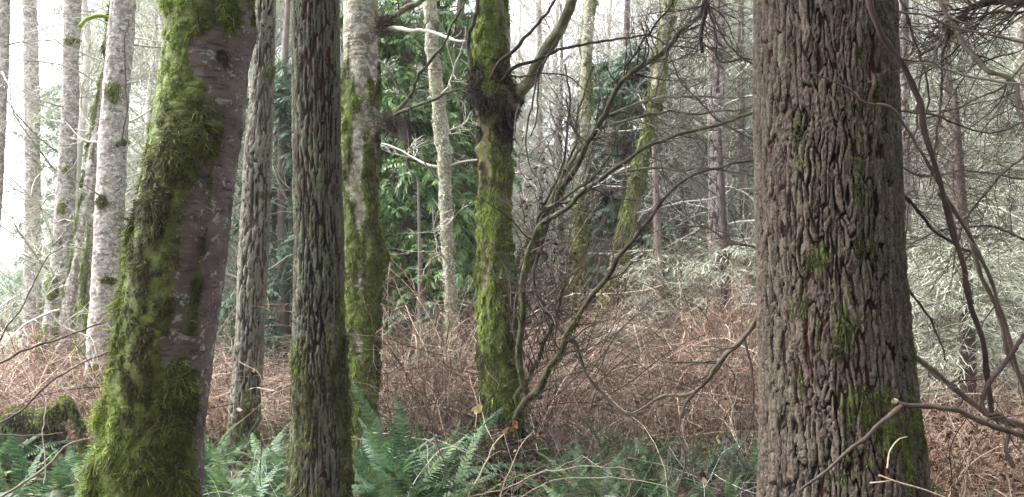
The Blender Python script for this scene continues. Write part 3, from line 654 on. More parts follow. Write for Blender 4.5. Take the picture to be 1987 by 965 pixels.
tG5, g5 = alder('stout pale alder with brown moss clumps, left of the big mossy leaning tree', [(-60, 218, 266), (0, 217, 262), (90, 210, 257), (200, 200, 248), (330, 190, 243), (480, 183, 235), (600, 176, 230), (720, 166, 226), (780, 162, 226)], 9.6, 241,
      ms_spots([(217, 180, 22, 32), (236, 276, 14, 11), (197, 390, 14, 22), (210, 545, 26, 10), (190, 760, 40, 60)], amp=.45), 5000, 26, mat=M_ALDER)
limb(tG5, [(212, 36), (190, 34), (170, 40), (157, 52)], 4, 4, 9.5, 9.3, var=1, mat=M_MOSS, name='mossy_stub', n=14)
limb(tG5, [(238, 278), (245, 220), (244, 160), (240, 90), (246, 40)], 1.6, 1, 9.3, 9.2, mat=M_TWIG_DARK, name='sucker', n=20, sides=5)
alder('short mossy trunk standing between the slanting alder and the stout alder', [(430, 168, 186), (500, 160, 182), (600, 152, 176), (700, 146, 178)], 10.6, 251, lambda px, py, u, nz, th, z: .62 + nz * .7, 3500, 6, top=3.0, lump=.2, L=.5, zlo=2, mlen=.07)
for q, L_ in (([(0, 380), (50, 350), (90, 345), (120, 360)], .4), ([(0, 240), (20, 190), (40, 150), (75, 135)], .4), ([(5, 545), (60, 530), (115, 545), (130, 552)], .4), ([(120, 552), (150, 530), (185, 480), (190, 470)], .4)):
    pass

# lichen / mossy trunks behind the centre
BG = 'slim mossy trunks standing behind the centre'
def bg_tree(label, rows, Y, seed, mat, mossf=None, mc=0, brs=20, L=1.4, kind='smooth', bm=None, group=BG, top=12, lump=.15, name='forest_tree', depth=.02, var0=0, zlo=1.2):
    tr = thing(name, P((rows[-1][1] + rows[-1][2]) / 2, 600 + CAMZ * FPX / Y, Y), label, 'tree', group)
    t = trunk(tr, rows, Y, mat, kind, seed, depth=depth, cw=.09, chh=.4, mossf=mossf, moss_bulge=.03, lump=lump, top=top)
    if mc: moss(tr, t, mc, .07, width=.011, curl=.4, thr=.3, var0=var0)
    if brs: bare_branches(tr, t, brs, L, bm or M_TWIG_GREY, zlo, min(top, 9), .004, up=.2)
    return tr, t
tH, h1_ = bg_tree('cream lichen-covered trunk rising in front of the green cedar', [(-60, 816, 842), (0, 820, 846), (100, 826, 852), (200, 836, 864), (290, 848, 874), (400, 852, 878), (500, 858, 882), (600, 862, 888), (680, 866, 892)], 9.4, 301, M_LICHEN_TRUNK, brs=10, lump=.25)
h1_.ms = np.clip(.5 + 1.2 * fbm(h1_.V[..., 0] * 8, h1_.V[..., 1] * 8, h1_.V[..., 2] * 6, 3, 4), 0, 1); moss(tH, h1_, 5000, .05, width=.010, curl=.6, mat=M_TWIG_LICHEN, name='lichen_tufts', droop=.5)
bg_tree('upright mossy trunk seen behind the arching limbs, pale at its top', [(-60, 1136, 1158), (0, 1134, 1156), (100, 1127, 1150), (200, 1124, 1148), (330, 1114, 1142), (450, 1110, 1138), (560, 1104, 1134), (660, 1102, 1140)], 12, 311, M_LICHEN_TRUNK,
        lambda px, py, u, nz, th, z: .3 + nz * 1.1 + .4 * sstep(300, 420, py), 6500, 14, var0=.25)
bg_tree('slanting mossy trunk leaning right behind the arching limbs', [(-60, 1300, 1322), (0, 1290, 1312), (100, 1272, 1296), (200, 1258, 1284), (280, 1240, 1262), (360, 1222, 1246), (440, 1200, 1230), (520, 1184, 1216), (600, 1158, 1196), (690, 1142, 1182)], 11, 321, M_LICHEN_TRUNK,
        lambda px, py, u, nz, th, z: .35 + nz * 1.0 + .4 * sstep(200, 330, py), 9000, 12, var0=.22)
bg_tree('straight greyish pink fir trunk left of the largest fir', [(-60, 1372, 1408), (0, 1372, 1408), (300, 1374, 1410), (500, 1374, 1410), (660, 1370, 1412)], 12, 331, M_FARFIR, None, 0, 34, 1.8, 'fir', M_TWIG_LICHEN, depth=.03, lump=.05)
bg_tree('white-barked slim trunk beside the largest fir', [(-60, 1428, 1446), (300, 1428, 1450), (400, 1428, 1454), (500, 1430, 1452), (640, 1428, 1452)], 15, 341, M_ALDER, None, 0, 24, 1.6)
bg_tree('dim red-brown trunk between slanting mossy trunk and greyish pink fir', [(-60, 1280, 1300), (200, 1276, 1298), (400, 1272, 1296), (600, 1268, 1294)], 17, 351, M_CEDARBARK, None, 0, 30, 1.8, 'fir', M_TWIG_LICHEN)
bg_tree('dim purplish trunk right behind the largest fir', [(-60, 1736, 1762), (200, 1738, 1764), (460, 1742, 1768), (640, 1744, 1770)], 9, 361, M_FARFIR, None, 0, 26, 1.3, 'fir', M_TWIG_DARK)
bg_tree('thin mossy trunk close beside the forked mossy trunk', [(-60, 640, 656), (300, 650, 664), (600, 655, 668)], 14, 371, M_CEDARBARK, None, 0, 10, 1.4, 'fir')['' == 'x' or 0]['label'] = 'narrow dim trunk half hidden between the dark fir and the upright mossy trunk'
bg_tree('thin pale trunk standing right of the forked mossy trunk', [(-60, 1040, 1050), (300, 1042, 1053), (600, 1044, 1056)], 19, 381, M_ALDER, None, 0, 30, 1.8)
bg_tree('thin white trunk far behind between largest fir and right edge', [(-60, 1768, 1778), (300, 1772, 1784), (640, 1776, 1790)], 16, 391, M_ALDER, None, 0, 16, 1.6)

# ------------------------------------------------------------------ conifers with foliage
def conifer(label, px, Y, style, zlo, zhi, count, L, mat, seed, trunk_r=.14, group=None, bark=None, density=1.0, name='conifer_tree', lean=0, el=1.0):
    base = P(px, 600, Y); gz = float(ground_z(base[0], Y))
    tr = thing(name, (base[0], Y, gz), label, 'tree', group)
    h = zhi + 1.5; g = Geo(); zz = np.linspace(gz - .1, h, 40)
    pth = np.stack([base[0] + lean * zz + .03 * np.sin(zz), np.full(40, Y) + .03 * np.cos(zz * .8), zz], -1)
    g.tubes(pth[None], np.linspace(trunk_r, trunk_r * .25, 40)[None], 12); g.build('trunk', bark or M_DIMBARK, tr)
    zi = rng.uniform(zlo, zhi, count); an = rng.uniform(0, 2 * math.pi, count)
    s = np.stack([base[0] + lean * zi, np.full(count, Y), zi], -1)
    up0 = {'cedar': .12, 'hemlock': .05, 'lichen': .05}[style]
    d = np.stack([np.cos(an), np.sin(an), rng.uniform(-.15, .35, count) + up0], -1)
    Lq = L * rng.uniform(.55, 1.1, count) * (1.1 - .55 * (zi - zlo) / (zhi - zlo))
    p = grow(s, d, Lq, 14, .09, -.9 if style != 'lichen' else -.5, .2)
    r = (.011 * Lq / L)[:, None] * np.linspace(1, .2, 14) + .003
    gb = Geo(); gb.tubes(p, r, 4)
    gf = Geo()
    m = int({'cedar': 20, 'hemlock': 24, 'lichen': 14}[style] * density)
    q, rq = sprout(p, r, m, {'cedar': .42, 'hemlock': .40, 'lichen': .5}[style] * el, ang=.85, t0=.12, n=6, wob=.1, up=-.9 if style != 'lichen' else -.2, rfac=.4, rmin=.002, flat=.25)
    gb.tubes(q, np.minimum(rq, .004), 3)
    gb.build('branches', M_TWIG_DARK if style != 'lichen' else M_TWIG_LICHEN, tr)
    # flat sprays: side strips along every twig
    N, k, _ = q.shape; ns = {'cedar': 12, 'hemlock': 15, 'lichen': 7}[style]
    t = np.broadcast_to(np.linspace(.1, .98, ns)[None], (N, ns)) * (k - 1.001); i = t.astype(int); f = (t - i)[..., None]; aa = np.arange(N)[:, None]
    s2 = q[aa, i] * (1 - f) + q[aa, i + 1] * f; T = unit(q[aa, i + 1] - q[aa, i])
    nrm = unit(np.cross(T, np.array([0, 0, 1.])) + 1e-4); side = np.where((np.arange(ns) % 2)[None, :, None] == 0, 1, -1) * nrm
    dd = unit(T * .75 + side * .75 + rng.normal(0, .16, (N, ns, 3)) + np.array([0, 0, -.25 if style != 'lichen' else 0]))
    ll = {'cedar': .11, 'hemlock': .085, 'lichen': .13}[style] * el * (1.15 - .8 * t / k) * rng.uniform(.6, 1.25, (N, ns))
    n2 = 4; pp = grow(s2.reshape(-1, 3), dd.reshape(-1, 3), ll.ravel(), n2, .1, -.6)
    w = {'cedar': .026, 'hemlock': .017, 'lichen': .006}[style] * el
    S = unit(np.cross(dd.reshape(-1, 3), unit(np.cross(T, nrm)).reshape(-1, 3)) + rng.normal(0, .25, (N * ns, 3)))
    var = np.clip(np.repeat(rng.normal(.5, .2, N), ns) + rng.normal(0, .12, N * ns), 0, 1)
    gf.ribbons(pp, w * np.array([.6, 1, .8, .15])[None] * rng.uniform(.7, 1.3, (N * ns, 1)), S[:, None], var)
    gf.build('foliage' if style != 'lichen' else 'twigs', mat, tr, False)
    return tr
M_HEMGREY = mat_var('grey_green_needles', [(0, (.05, .085, .05)), (.5, (.11, .18, .11)), (1, (.24, .32, .21))], rough=.65, scale=1.2, noise_amt=.4, trans=.2)
M_DIMBARK = mat_var('dim_bark', [(0, (.05, .035, .03)), (.5, (.12, .09, .08)), (1, (.22, .18, .16))], scale=8, noise_amt=.6, bump=.6)
conifer('tall green cedar with hanging fronds, between the two upright mossy trunks', 785, 11.3, 'cedar', .9, 6.2, 130, 1.55, M_CEDAR, 1, .15, el=1.15)
conifer('second green cedar close behind the cream lichen-covered trunk', 890, 13, 'cedar', .8, 7.0, 110, 1.4, M_CEDAR, 2, .16, el=1.15)
conifer('dark conifer showing between the slender grey fir and the dark fir', 545, 12.5, 'hemlock', .5, 5.6, 120, 1.3, M_HEMLOCK, 3, .12)
conifer('blue-green hemlock with drooping boughs behind the slanting mossy trunk', 1222, 13.5, 'hemlock', .9, 6.1, 170, 1.35, M_HEMGREY, 4, .14, el=1.25)
conifer('low dark hemlock behind the brambles beside upright mossy trunk', 1165, 17, 'hemlock', .4, 3.6, 60, 1.2, M_HEMLOCK, 5, .1)
conifer('dull conifer with lichened boughs behind the bramble between mossy trunks', 810, 10, 'hemlock', .5, 1.7, 26, .9, M_HEMLOCK, 6, .05)
conifer('lichen-grey conifer skeleton left of the largest fir', 1450, 13, 'lichen', .7, 7.5, 150, 2.2, M_TWIG_LICHEN, 7, .11)
conifer('lichen-grey conifer skeleton behind the arching limbs', 1330, 14.5, 'lichen', 1.0, 7.5, 150, 2.0, M_TWIG_LICHEN, 8, .1)
conifer('pale lichened conifer right of the largest fir', 1860, 9.5, 'lichen', .5, 5.0, 150, 1.9, M_TWIG_LICHEN, 9, .1)
conifer('pale lichened conifer at the right edge, boughs over the bracken', 2010, 11, 'lichen', .5, 6.0, 150, 2.0, M_TWIG_LICHEN, 10, .12)
conifer('dark green conifer far behind at the right edge', 1960, 16, 'hemlock', .6, 7.0, 90, 2.0, M_HEMLOCK, 11, .14)
conifer('dark hemlock behind the lichened conifer, right of the largest fir', 1800, 18, 'hemlock', .6, 8.0, 100, 2.2, M_HEMLOCK, 12, .14)
conifer('hazy green conifer behind the pale alders', 120, 24, 'hemlock', 1.2, 8.5, 90, 2.2, M_HAZEDCON, 13, .14, el=1.4)
conifer('hazy green conifer right of the stout alder', 285, 22, 'hemlock', 1.5, 8.5, 70, 2.0, M_HAZEDCON, 14, .14, el=1.4)
conifer('hazy conifer behind the forked mossy trunk', 1010, 24, 'hemlock', 1.0, 7.5, 70, 2.0, M_HAZEDCON, 15, .14, el=1.3)

# unseen crowns overhead and conifers around the viewer, added to shade the near trunks
def shade_conifer(label, x, y, zlo, zhi, L, count, seed, parent=None, group='unseen conifers added around the viewer for shade'):
    if parent is None:
        parent = thing('conifer_tree', (x, y, 0), label, 'tree', group); g = Geo(); zz = np.linspace(-.2, zhi + 1, 24)
        g.tubes(np.stack([0 * zz + x, 0 * zz + y, zz], -1)[None], np.linspace(.28, .05, 24)[None], 16); g.build('trunk', M_DIMBARK, parent)
    zi = rng.uniform(zlo, zhi, count); an = rng.uniform(0, 2 * math.pi, count)
    s_ = np.stack([0 * zi + x, 0 * zi + y, zi], -1); d = np.stack([np.cos(an), np.sin(an), 0 * an + .15], -1)
    p = grow(s_, d, L * rng.uniform(.6, 1.1, count) * (1.15 - .7 * (zi - zlo) / (zhi - zlo)), 10, .1, -.6)
    g = Geo(); g.tubes(p, np.linspace(.03, .006, 10)[None], 4)
    q, rq = sprout(p, np.full((1, 10), .01), 16, .9, ang=.9, n=5, up=-.5, rfac=.5, rmin=.003, flat=.3); g.tubes(q, rq, 3); g.build('branches', M_TWIG_DARK, parent)
    f = Geo(); m = len(q); k = 9; t = rng.integers(0, 4, (m, k)); aa = np.arange(m)[:, None]; c = q[aa, t].reshape(-1, 3)
    dd = unit(rng.normal(0, 1, (m * k, 3)) * [1, 1, .35] + [0, 0, -.3]); pp = grow(c, dd, rng.uniform(.15, .4, m * k), 4, .15, -.6)
    f.ribbons(pp, np.array([[.05, .10, .08, .01]]), unit(np.cross(dd, [0, 0, 1.]) + rng.normal(0, .2, (m * k, 3)))[:, None]); f.build('foliage', M_HEMLOCK, parent, False)
    return parent
bc = shade_conifer('unseen dense dark conifer added around the viewer to shade the trunks', -1.5, -4.5, 1.2, 13, 3.4, 110, 1)
used_bc = 0
for k, (x, y, s_) in enumerate([(3.5, -5.5, 1.1), (8, -3, 1.1), (-9.5, -8, 1.2), (0.5, -9, 1.3), (12, 1.5, 1.15), (11.5, -8, 1.2)]):
    copy_thing(bc, (x, y, 0), k * 1.3, s_)
shade_conifer('', f_.cx[-1], 3.15, 5.6, 12, 3.2, 70, 5, tF)
shade_conifer('', b.cx[-1], 5.2, 6.4, 12, 3.0, 60, 6, tB)

for (px_, Y_, st_, zl_, zh_, n_, L_, m_, lb_) in [
    (985, 17, 'lichen', .5, 6.5, 120, 2.0, 'L', 'pale lichened conifer right behind the forked mossy trunk'),
    (1090, 19, 'lichen', .5, 7.5, 130, 2.2, 'L', 'pale lichened conifer behind the withered leaf tangle'),
    (640, 15, 'hemlock', .4, 6.0, 90, 1.5, 'H', 'dark hemlock hidden behind the dark fir'),
    (860, 18, 'hemlock', .5, 7.5, 110, 2.0, 'H', 'dark hemlock in the gap behind the second cedar'),
    (1500, 17, 'hemlock', .5, 7.5, 110, 2.2, 'H', 'dark hemlock mostly hidden by the largest fir'),
    (1330, 20, 'hemlock', .5, 6.5, 110, 2.2, 'P', 'hazy hemlock behind the dim red-brown trunk'),
    (1405, 10.6, 'lichen', .7, 2.5, 60, 1.3, 'L', 'low young conifer with pale lichened boughs, left of the largest fir'),
    (1275, 10.8, 'lichen', .7, 2.4, 60, 1.2, 'L', 'low young conifer with pale lichened boughs behind the arching limbs'),
    (1870, 7.6, 'lichen', .7, 2.2, 55, 1.1, 'L', 'low young conifer with pale lichened boughs over the dead bracken'),
    (1420, 22, 'lichen', .5, 8.5, 130, 2.4, 'L', 'pale lichened conifer far behind the white-barked slim trunk'),
    (480, 19, 'hemlock', .5, 7.5, 100, 2.0, 'P', 'hazy hemlock behind the slender grey fir'),
    (1700, 15, 'lichen', .5, 7.5, 130, 2.2, 'L', 'pale lichened conifer hidden behind the largest fir'),
    (1930, 19, 'lichen', .5, 9.0, 140, 2.6, 'L', 'tall lichened conifer far behind the right edge'),
    (360, 17, 'lichen', .8, 7.0, 110, 2.0, 'L', 'pale lichened conifer behind the big mossy leaning tree')]:
    conifer(lb_, px_, Y_, st_, zl_, zh_, n_, L_, {'L': M_TWIG_LICHEN, 'H': M_HEMLOCK, 'P': M_HAZEDCON}[m_], int(px_), .1, el=1.25)
# ------------------------------------------------------------------ far wood: copies of a few bare trees and conifers
def proto_bare(seed, H=11):
    tr = thing('bare_tree', (0, 0, 0), 'thin bare grey tree in the dense wood far behind', 'tree', 'bare grey trees of the far wood')
    g = Geo(); zz = np.linspace(-.3, H, 30); w = .25 * noise3(zz * .3, seed, 0)
    pt = np.stack([w, .2 * noise3(zz * .3, seed, 9), zz], -1); r = np.linspace(.13, .02, 30)
    g.tubes(pt[None], r[None], 8, np.array([.8])); g.build('trunk', M_TWIG_GREY, tr)
    g = Geo()
    p, r1 = sprout(pt[None], r[None] * .5, 85, 2.4, ang=1.05, t0=.08, n=10, wob=.13, up=.5, rfac=.6, rmin=.006); g.tubes(p, r1, 3)
    q, r2 = sprout(p, r1, 9, 1.0, ang=.8, n=7, wob=.2, up=.3, rfac=.6, rmin=.005); g.tubes(q, r2, 3)
    q3, r3 = sprout(q, r2, 5, .5, ang=.8, n=5, wob=.25, up=.2, rfac=.7, rmin=.0042); g.tubes(q3, r3, 3)
    g.build('branches', M_TWIG_GREY if seed % 2 else M_TWIG_LICHEN, tr)
    return tr
protos = [proto_bare(i) for i in range(4)]
spots_far = []
for k in range(84):
    Y = 13.5 + 20 * (k / 84) + rng.uniform(-1, 1)
    px = 330 + (k * 0.61803 % 1) * 1700 if k % 4 else 120 + (k * .61803 % 1) * 420
    spots_far.append((px, Y))
used = [0] * 4
for k, (px, Y) in enumerate(spots_far):
    x = P(px, 600, Y)[0]; loc = (x, Y, float(ground_z(x, Y))); rz = rng.uniform(0, 6.28); s = rng.uniform(.85, 1.25)
    pr = protos[k % 4]
    gapname = ''
    for x1_, nm_ in ((90, 'left of the slim pale trunk'), (190, 'between the pale alders'), (345, 'between the stout alder and the mossy leaning tree'), (480, 'behind the mossy leaning tree'), (570, 'between the slender grey fir and the dark fir'), (700, 'behind the dark fir'), (840, 'behind the green cedar'), (960, 'behind the cream lichen-covered trunk'), (1120, 'right of the forked mossy trunk'), (1260, 'between the two slim mossy trunks'), (1390, 'left of the greyish pink fir trunk'), (1480, 'just left of the largest fir'), (1735, 'behind the largest fir'), (1850, 'just right of the largest fir'), (9999, 'toward the right edge')):
        if px < x1_: gapname = nm_; break
    lab = 'thin bare grey tree far behind, ' + gapname
    if not used[k % 4]: pr['label'] = lab
    if not used[k % 4]: used[k % 4] = 1; pr.location = loc; pr.rotation_euler = (0, 0, rz); pr.scale = (s, s, s); continue
    copy_thing(pr, loc, rz, s, lab)
# far tree line beyond the field on the left
g = Geo(); nn = 26000
px = rng.uniform(-80, 420, nn); X = (px - CW / 2) / FPX * 60; hh = 3.2 + 2.6 * noise3(X * .25, 0, 0, 5) + 1.2 * noise3(X * 1.1, 3, 0, 5)
st = np.stack([X, 60 + rng.normal(0, 1.5, nn), rng.random(nn) ** .8 * np.maximum(hh, .8)], -1)
g.ribbons(grow(st, rng.normal(0, 1, (nn, 3)) + [0, 0, -.3], .7, 3, .2), np.array([.12, .16, .04]), unit(rng.normal(0, 1, (nn, 1, 3))))
tag(g.build('distant_woods', M_HAZEDCON, None, False), 'hazy pale green tree line beyond the field', 'woods', kind='stuff')

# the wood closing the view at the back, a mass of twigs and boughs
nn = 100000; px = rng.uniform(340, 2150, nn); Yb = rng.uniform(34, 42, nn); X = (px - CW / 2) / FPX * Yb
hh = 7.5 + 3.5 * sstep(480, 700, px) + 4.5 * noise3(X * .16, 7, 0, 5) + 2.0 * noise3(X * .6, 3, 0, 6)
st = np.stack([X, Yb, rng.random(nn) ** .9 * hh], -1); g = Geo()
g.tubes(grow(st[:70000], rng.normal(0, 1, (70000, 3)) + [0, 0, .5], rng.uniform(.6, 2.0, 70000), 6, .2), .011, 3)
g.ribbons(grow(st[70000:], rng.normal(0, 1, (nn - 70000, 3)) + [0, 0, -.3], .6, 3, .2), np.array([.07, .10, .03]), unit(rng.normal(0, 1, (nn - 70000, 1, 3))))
M_FARWOOD_WASHED = mat_var('far_wood_washed', [(0, (.22, .25, .18)), (.5, (.42, .45, .36)), (1, (.65, .66, .60))], scale=.25, noise_amt=.5)  # lichened twigs, colour paled further to look washed by bright haze
tag(g.build('woods', M_FARWOOD_WASHED, None, False), 'mass of grey-green twigs coloured hazy pale, closing the view at the back', 'woods', kind='stuff')

# ------------------------------------------------------------------ brambles
def brambles(name, label, x0, x1, Y0, Y1, count, L, mat, hmax=1.0, wid=.003, cat='brambles', up=1.0, lv=3):
    px = rng.uniform(x0, x1, count); Y = rng.uniform(Y0, Y1, count)
    X = (px - CW / 2) / FPX * Y; keep = noise3(X * .9, Y * .9, 0, 19) + rng.normal(0, .35, count) > -.35       # clumps and gaps
    px, Y, X = px[keep], Y[keep], X[keep]; count = len(X)
    st = np.stack([X, Y, ground_z(X, Y) + rng.random(count) ** 2 * .4], -1)
    d = rng.normal(0, .55, (count, 3)); d[:, 2] = up * rng.uniform(.6, 2.2, count)
    p = grow(st, d, L * rng.uniform(.4, 1.3, count), 14, .12, -1.0 if up < 1.5 else -.6, 1.5)
    top = hmax * (.95 + .5 * noise3(X * 1.1, Y * 1.1, 0, 9) + rng.normal(0, .2, count))[:, None]; p[..., 2] = np.where(p[..., 2] > top, top - (p[..., 2] - top) * .35, p[..., 2])
    r = np.linspace(1, .35, 14)[None] * wid * rng.uniform(.5, 1.4, (count, 1)); g = Geo(); g.tubes(p, r, 3)
    if lv:
        q, rq = sprout(p, r, lv, .38, ang=1.0, n=6, wob=.22, up=.1, rfac=.7, rmin=wid * .45); g.tubes(q, rq, 3)
    return tag(g.build(name, mat), label, cat, kind='stuff')
brambles('bramble_thicket', 'tangled leafless red-brown bramble canes filling the middle ground', 680, 1500, 8.3, 14.5, 5600, 2.0, M_CANE, 1.42, .0038)
brambles('bramble_thicket', 'tangled leafless pinkish canes under the pale alders', -60, 470, 8.3, 16, 3800, 1.7, M_CANE, 1.05, .0038)
brambles('bramble_thicket', 'thin tangled canes at the foot of slender grey fir', 400, 700, 8.8, 13, 1300, 1.3, M_CANE, .85, .0035)
brambles('bracken_thicket', 'dead orange-brown bracken and canes right of the largest fir', 1740, 2120, 5.2, 12, 3400, 1.4, M_CANE, 1.0, .0034)
# some taller erect canes
brambles('tall_canes', 'taller upright pale canes rising out of the bramble', 720, 1490, 8, 12, 1300, 2.5, M_CANE, 2.0, .0048, up=2.8, lv=5)
brambles('thick_canes', 'thicker pale and reddish canes arching over the bramble thicket', 690, 1500, 8.2, 12, 650, 2.3, M_CANE, 1.35, .0075, up=1.3, lv=4)
brambles('thick_canes', 'thicker pale canes arching below the pale alders', -60, 470, 8.2, 12, 330, 2.0, M_CANE, 1.1, .007, up=1.3, lv=4)
brambles('bramble_thicket', 'taller reddish bramble heap between slanting mossy trunk and largest fir', 1130, 1520, 9.0, 12.5, 1900, 2.6, M_CANE, 1.9, .0042, up=2.2)
brambles('dark_stems', 'fine dark stems mixed through the brambles', 690, 1520, 7.2, 10.5, 900, 1.9, M_TWIG_DARK, 1.7, .003, up=1.8, lv=5)
brambles('grey_canes', 'grey-tan dry stems mixed through the bramble thicket', 690, 1500, 7.8, 13, 1700, 2.1, M_DRYSTEM, 1.6, .004, up=2.0, lv=4)
brambles('grey_canes', 'grey-tan dry stems mixed through the canes under the pale alders', -60, 680, 8.4, 14, 1000, 1.6, M_DRYSTEM, 1.1, .0036, up=1.5, lv=3)
brambles('fallen_twigs', 'dead brown twigs lying tangled over the low ferns', 860, 1480, 4.9, 7.6, 420, 1.3, M_TWIG_RED, .55, .0028, 'twigs', up=.5, lv=5)
brambles('fallen_twigs', 'dead pale twigs lying loosely among the ferns', 380, 1480, 5.0, 7.6, 170, 1.1, M_TWIG_GREY, .6, .0022, 'twigs', up=.6, lv=4)
def litter(name, label, x0, x1, Y0, Y1, count, size, mat, hmax, cat='leaves'):
    px = rng.uniform(x0, x1, count); Y = rng.uniform(Y0, Y1, count); X = (px - CW / 2) / FPX * Y
    st = np.stack([X, Y, ground_z(X, Y) + rng.random(count) ** 1.7 * hmax], -1); g = Geo(); leaf_cloud(st, size, g)
    return tag(g.build(name, mat, None, False), label, cat, kind='stuff')
litter('fallen_leaves', 'withered brown leaves caught low in the bramble canes', 420, 1500, 7.5, 14, 9000, .06, M_DEADLEAF, .75)
litter('fallen_leaves', 'orange-brown bracken leaves covering the ground right of largest fir', 1740, 2120, 5.0, 12, 14000, .045, M_DEADLEAF, .85)
litter('fallen_leaves', 'brown leaves among the canes under the pale alders', -60, 440, 7.5, 14, 5000, .06, M_DEADLEAF, .6)
litter('fallen_leaves', 'dull brown leaves lodged around the dark rootstock', 880, 1070, 6.5, 7.4, 260, .06, M_DEADLEAF, .55)
litter('low_plants', 'small green plants at the feet of the ferns', 380, 1520, 6.6, 10.5, 9000, .06, M_GRASS, .32, 'low plants')
litter('low_plants', 'small green plants around the mossy log', -60, 420, 6.6, 9.5, 3500, .06, M_GRASS, .3, 'low plants')

# ------------------------------------------------------------------ ferns
def frond_mesh(seed, L=.75, arch=1.0, npair=34, wmax=.085):
    rg = np.random.default_rng(seed); n = 26; t = np.linspace(0, 1, n)
    ang = R(68) - arch * R(75) * t ** 1.3; st = L / (n - 1)
    x = np.r_[0, np.cumsum(np.cos(ang[:-1]) * st)]; z = np.r_[0, np.cumsum(np.sin(ang[:-1]) * st)]
    y = .05 * L * np.sin(t * 2.5 + seed) * t
    path = np.stack([x, y, z], -1); g = Geo(); g.tubes(path[None], (np.linspace(.003, .001, n))[None], 4, np.array([.8]))
    tt = np.linspace(.12, .985, npair); T = unit(np.gradient(path, axis=0))
    for sgn in (-1, 1):
        c = np.stack([np.interp(tt, t, path[:, k]) for k in range(3)], -1); Tt = unit(np.stack([np.interp(tt, t, T[:, k]) for k in range(3)], -1))
        side = np.tile(np.array([0, sgn, 0.]), (npair, 1)); nrm = unit(np.cross(Tt, side)) * sgn
        Lp = wmax * np.minimum(1, (.35 + tt * 3.2)) * (1 - tt ** 2.2) ** .8 * rg.uniform(.88, 1.08, npair) + .006
        d = unit(side + Tt * (.22 + .4 * tt[:, None]) + nrm * rg.normal(-.05, .10, (npair, 1)) + rg.normal(0, .05, (npair, 3)))
        f = np.array([0, .35, .75, 1.])
        pth = c[:, None] + d[:, None] * Lp[:, None, None] * f[None, :, None] - np.array([0, 0, .16])[None, None] * (Lp[:, None] * f[None] ** 2)[..., None]
        w = L * .86 / npair * .80; S = unit(Tt - (Tt * d).sum(-1, keepdims=True) * d)
        g.ribbons(pth, w * np.array([.7, 1, .75, .12])[None] * np.ones((npair, 1)), S[:, None], np.clip(rg.normal(.5, .12, npair), 0, 1))
    o = g.build('frond', M_FERN, None, False); me = o.data; bpy.data.objects.remove(o); return me
FR = [frond_mesh(i, L=[.75, .85, .65, .9, .7, .8][i], arch=[1.0, .8, 1.25, .65, 1.1, .45][i]) for i in range(6)]
FRD = []
for me in FR[:3]:
    c_ = me.copy(); c_.materials[0] = M_DEADFROND; FRD.append(c_)
def fern(px, Y, n, s, label, group='sword ferns on the forest floor', az=None, z=None, tilt=0, name='sword_fern', choose=None, spread=6.28):
    b = P(px, 600, Y); gz = float(ground_z(b[0], Y)) if z is None else z
    t = thing(name, (b[0], Y, gz), label, 'fern', group)
    a0 = rng.uniform(0, 6.28) if az is None else az
    for k in range(n + (3 if choose is None else 0)):
        me = FR[rng.integers(6) if choose is None else choose] if k < n else FRD[k % 3]
        o = bpy.data.objects.new('frond', me); sc.collection.objects.link(o); o.parent = t
        o.rotation_euler = (rng.normal(0, .28), rng.normal(.0, .22) + tilt, a0 + (k + rng.uniform(-.3, .3)) * spread / n)
        if k >= n: o.rotation_euler[1] += .75
        sc_ = s * rng.uniform(.65, 1.2); o.scale = (sc_, sc_, sc_); o.location = (rng.normal(0, .03), rng.normal(0, .03), 0)
    return t
fern(770, 6.1, 20, 1.2, 'largest sword fern, upright fronds right of the dark fir foot')
fern(725, 5.4, 15, 1.0, 'sword fern against the right foot of the dark fir')
fern(850, 5.3, 16, 1.0, 'sword fern before the largest fern, left of the dark rootstock')
fern(835, 6.6, 14, 1.05, 'sword fern between the largest fern and the dark rootstock')
fern(700, 7.0, 10, 1.1, 'thin upright fern at the foot of the upright mossy trunk')
fern(430, 5.0, 14, .85, 'sword fern tucked right beside the big mossy leaning tree foot')
fern(500, 5.6, 15, .95, 'sword fern between mossy leaning tree and dark fir')
fern(540, 6.8, 13, .95, 'fern behind the dark fir foot on its left side')
fern(420, 7.4, 12, .95, 'fern at the foot of the slender grey fir')
fern(640, 4.7, 8, .5, 'small fern low before the dark fir')
fern(40, 5.9, 16, 1.05, 'fern cluster below the mossy log near the left edge')
fern(120, 5.3, 15, 1.0, 'fern left of the big mossy leaning tree foot')
fern(10, 7.0, 12, 1.0, 'fern at the left edge beside the mossy log')
fern(165, 6.6, 12, .9, 'fern behind the mossy leaning tree, right of the log')
fern(1080, 6.0, 12, .75, 'flattened fern below the arching limb base')
fern(1150, 5.8, 12, .75, 'low fern left of centre in the right-hand fern patch')
fern(1220, 6.3, 12, .75, 'low fern among fallen twigs, below the brambles')
fern(1290, 5.7, 12, .75, 'low fern near the lone upright frond on its left')
fern(1350, 6.6, 12, .8, 'fern behind the lone upright frond')
fern(1450, 6.4, 12, .85, 'fern against the left foot of the largest fir')
fern(1110, 5.1, 12, .65, 'low spreading fern at the bottom edge, left of the twigs')
fern(1230, 5.1, 12, .65, 'low spreading fern at the bottom edge among twigs')
fern(1850, 5.0, 11, .6, 'low fern half buried in bracken right of the largest fir')
fern(1400, 4.55, 3, 1.0, 'single large upright frond facing forward beside the largest fir', az=-1.4, choose=5, spread=.7, name='upright_fern')
fern(800, 5.7, 18, 1.1, 'full sword fern in the middle of the largest fern patch')
fern(745, 6.6, 14, 1.05, 'sword fern at the left back of the largest fern patch')
fern(705, 4.8, 12, .7, 'low sword fern at the bottom edge just right of dark fir')
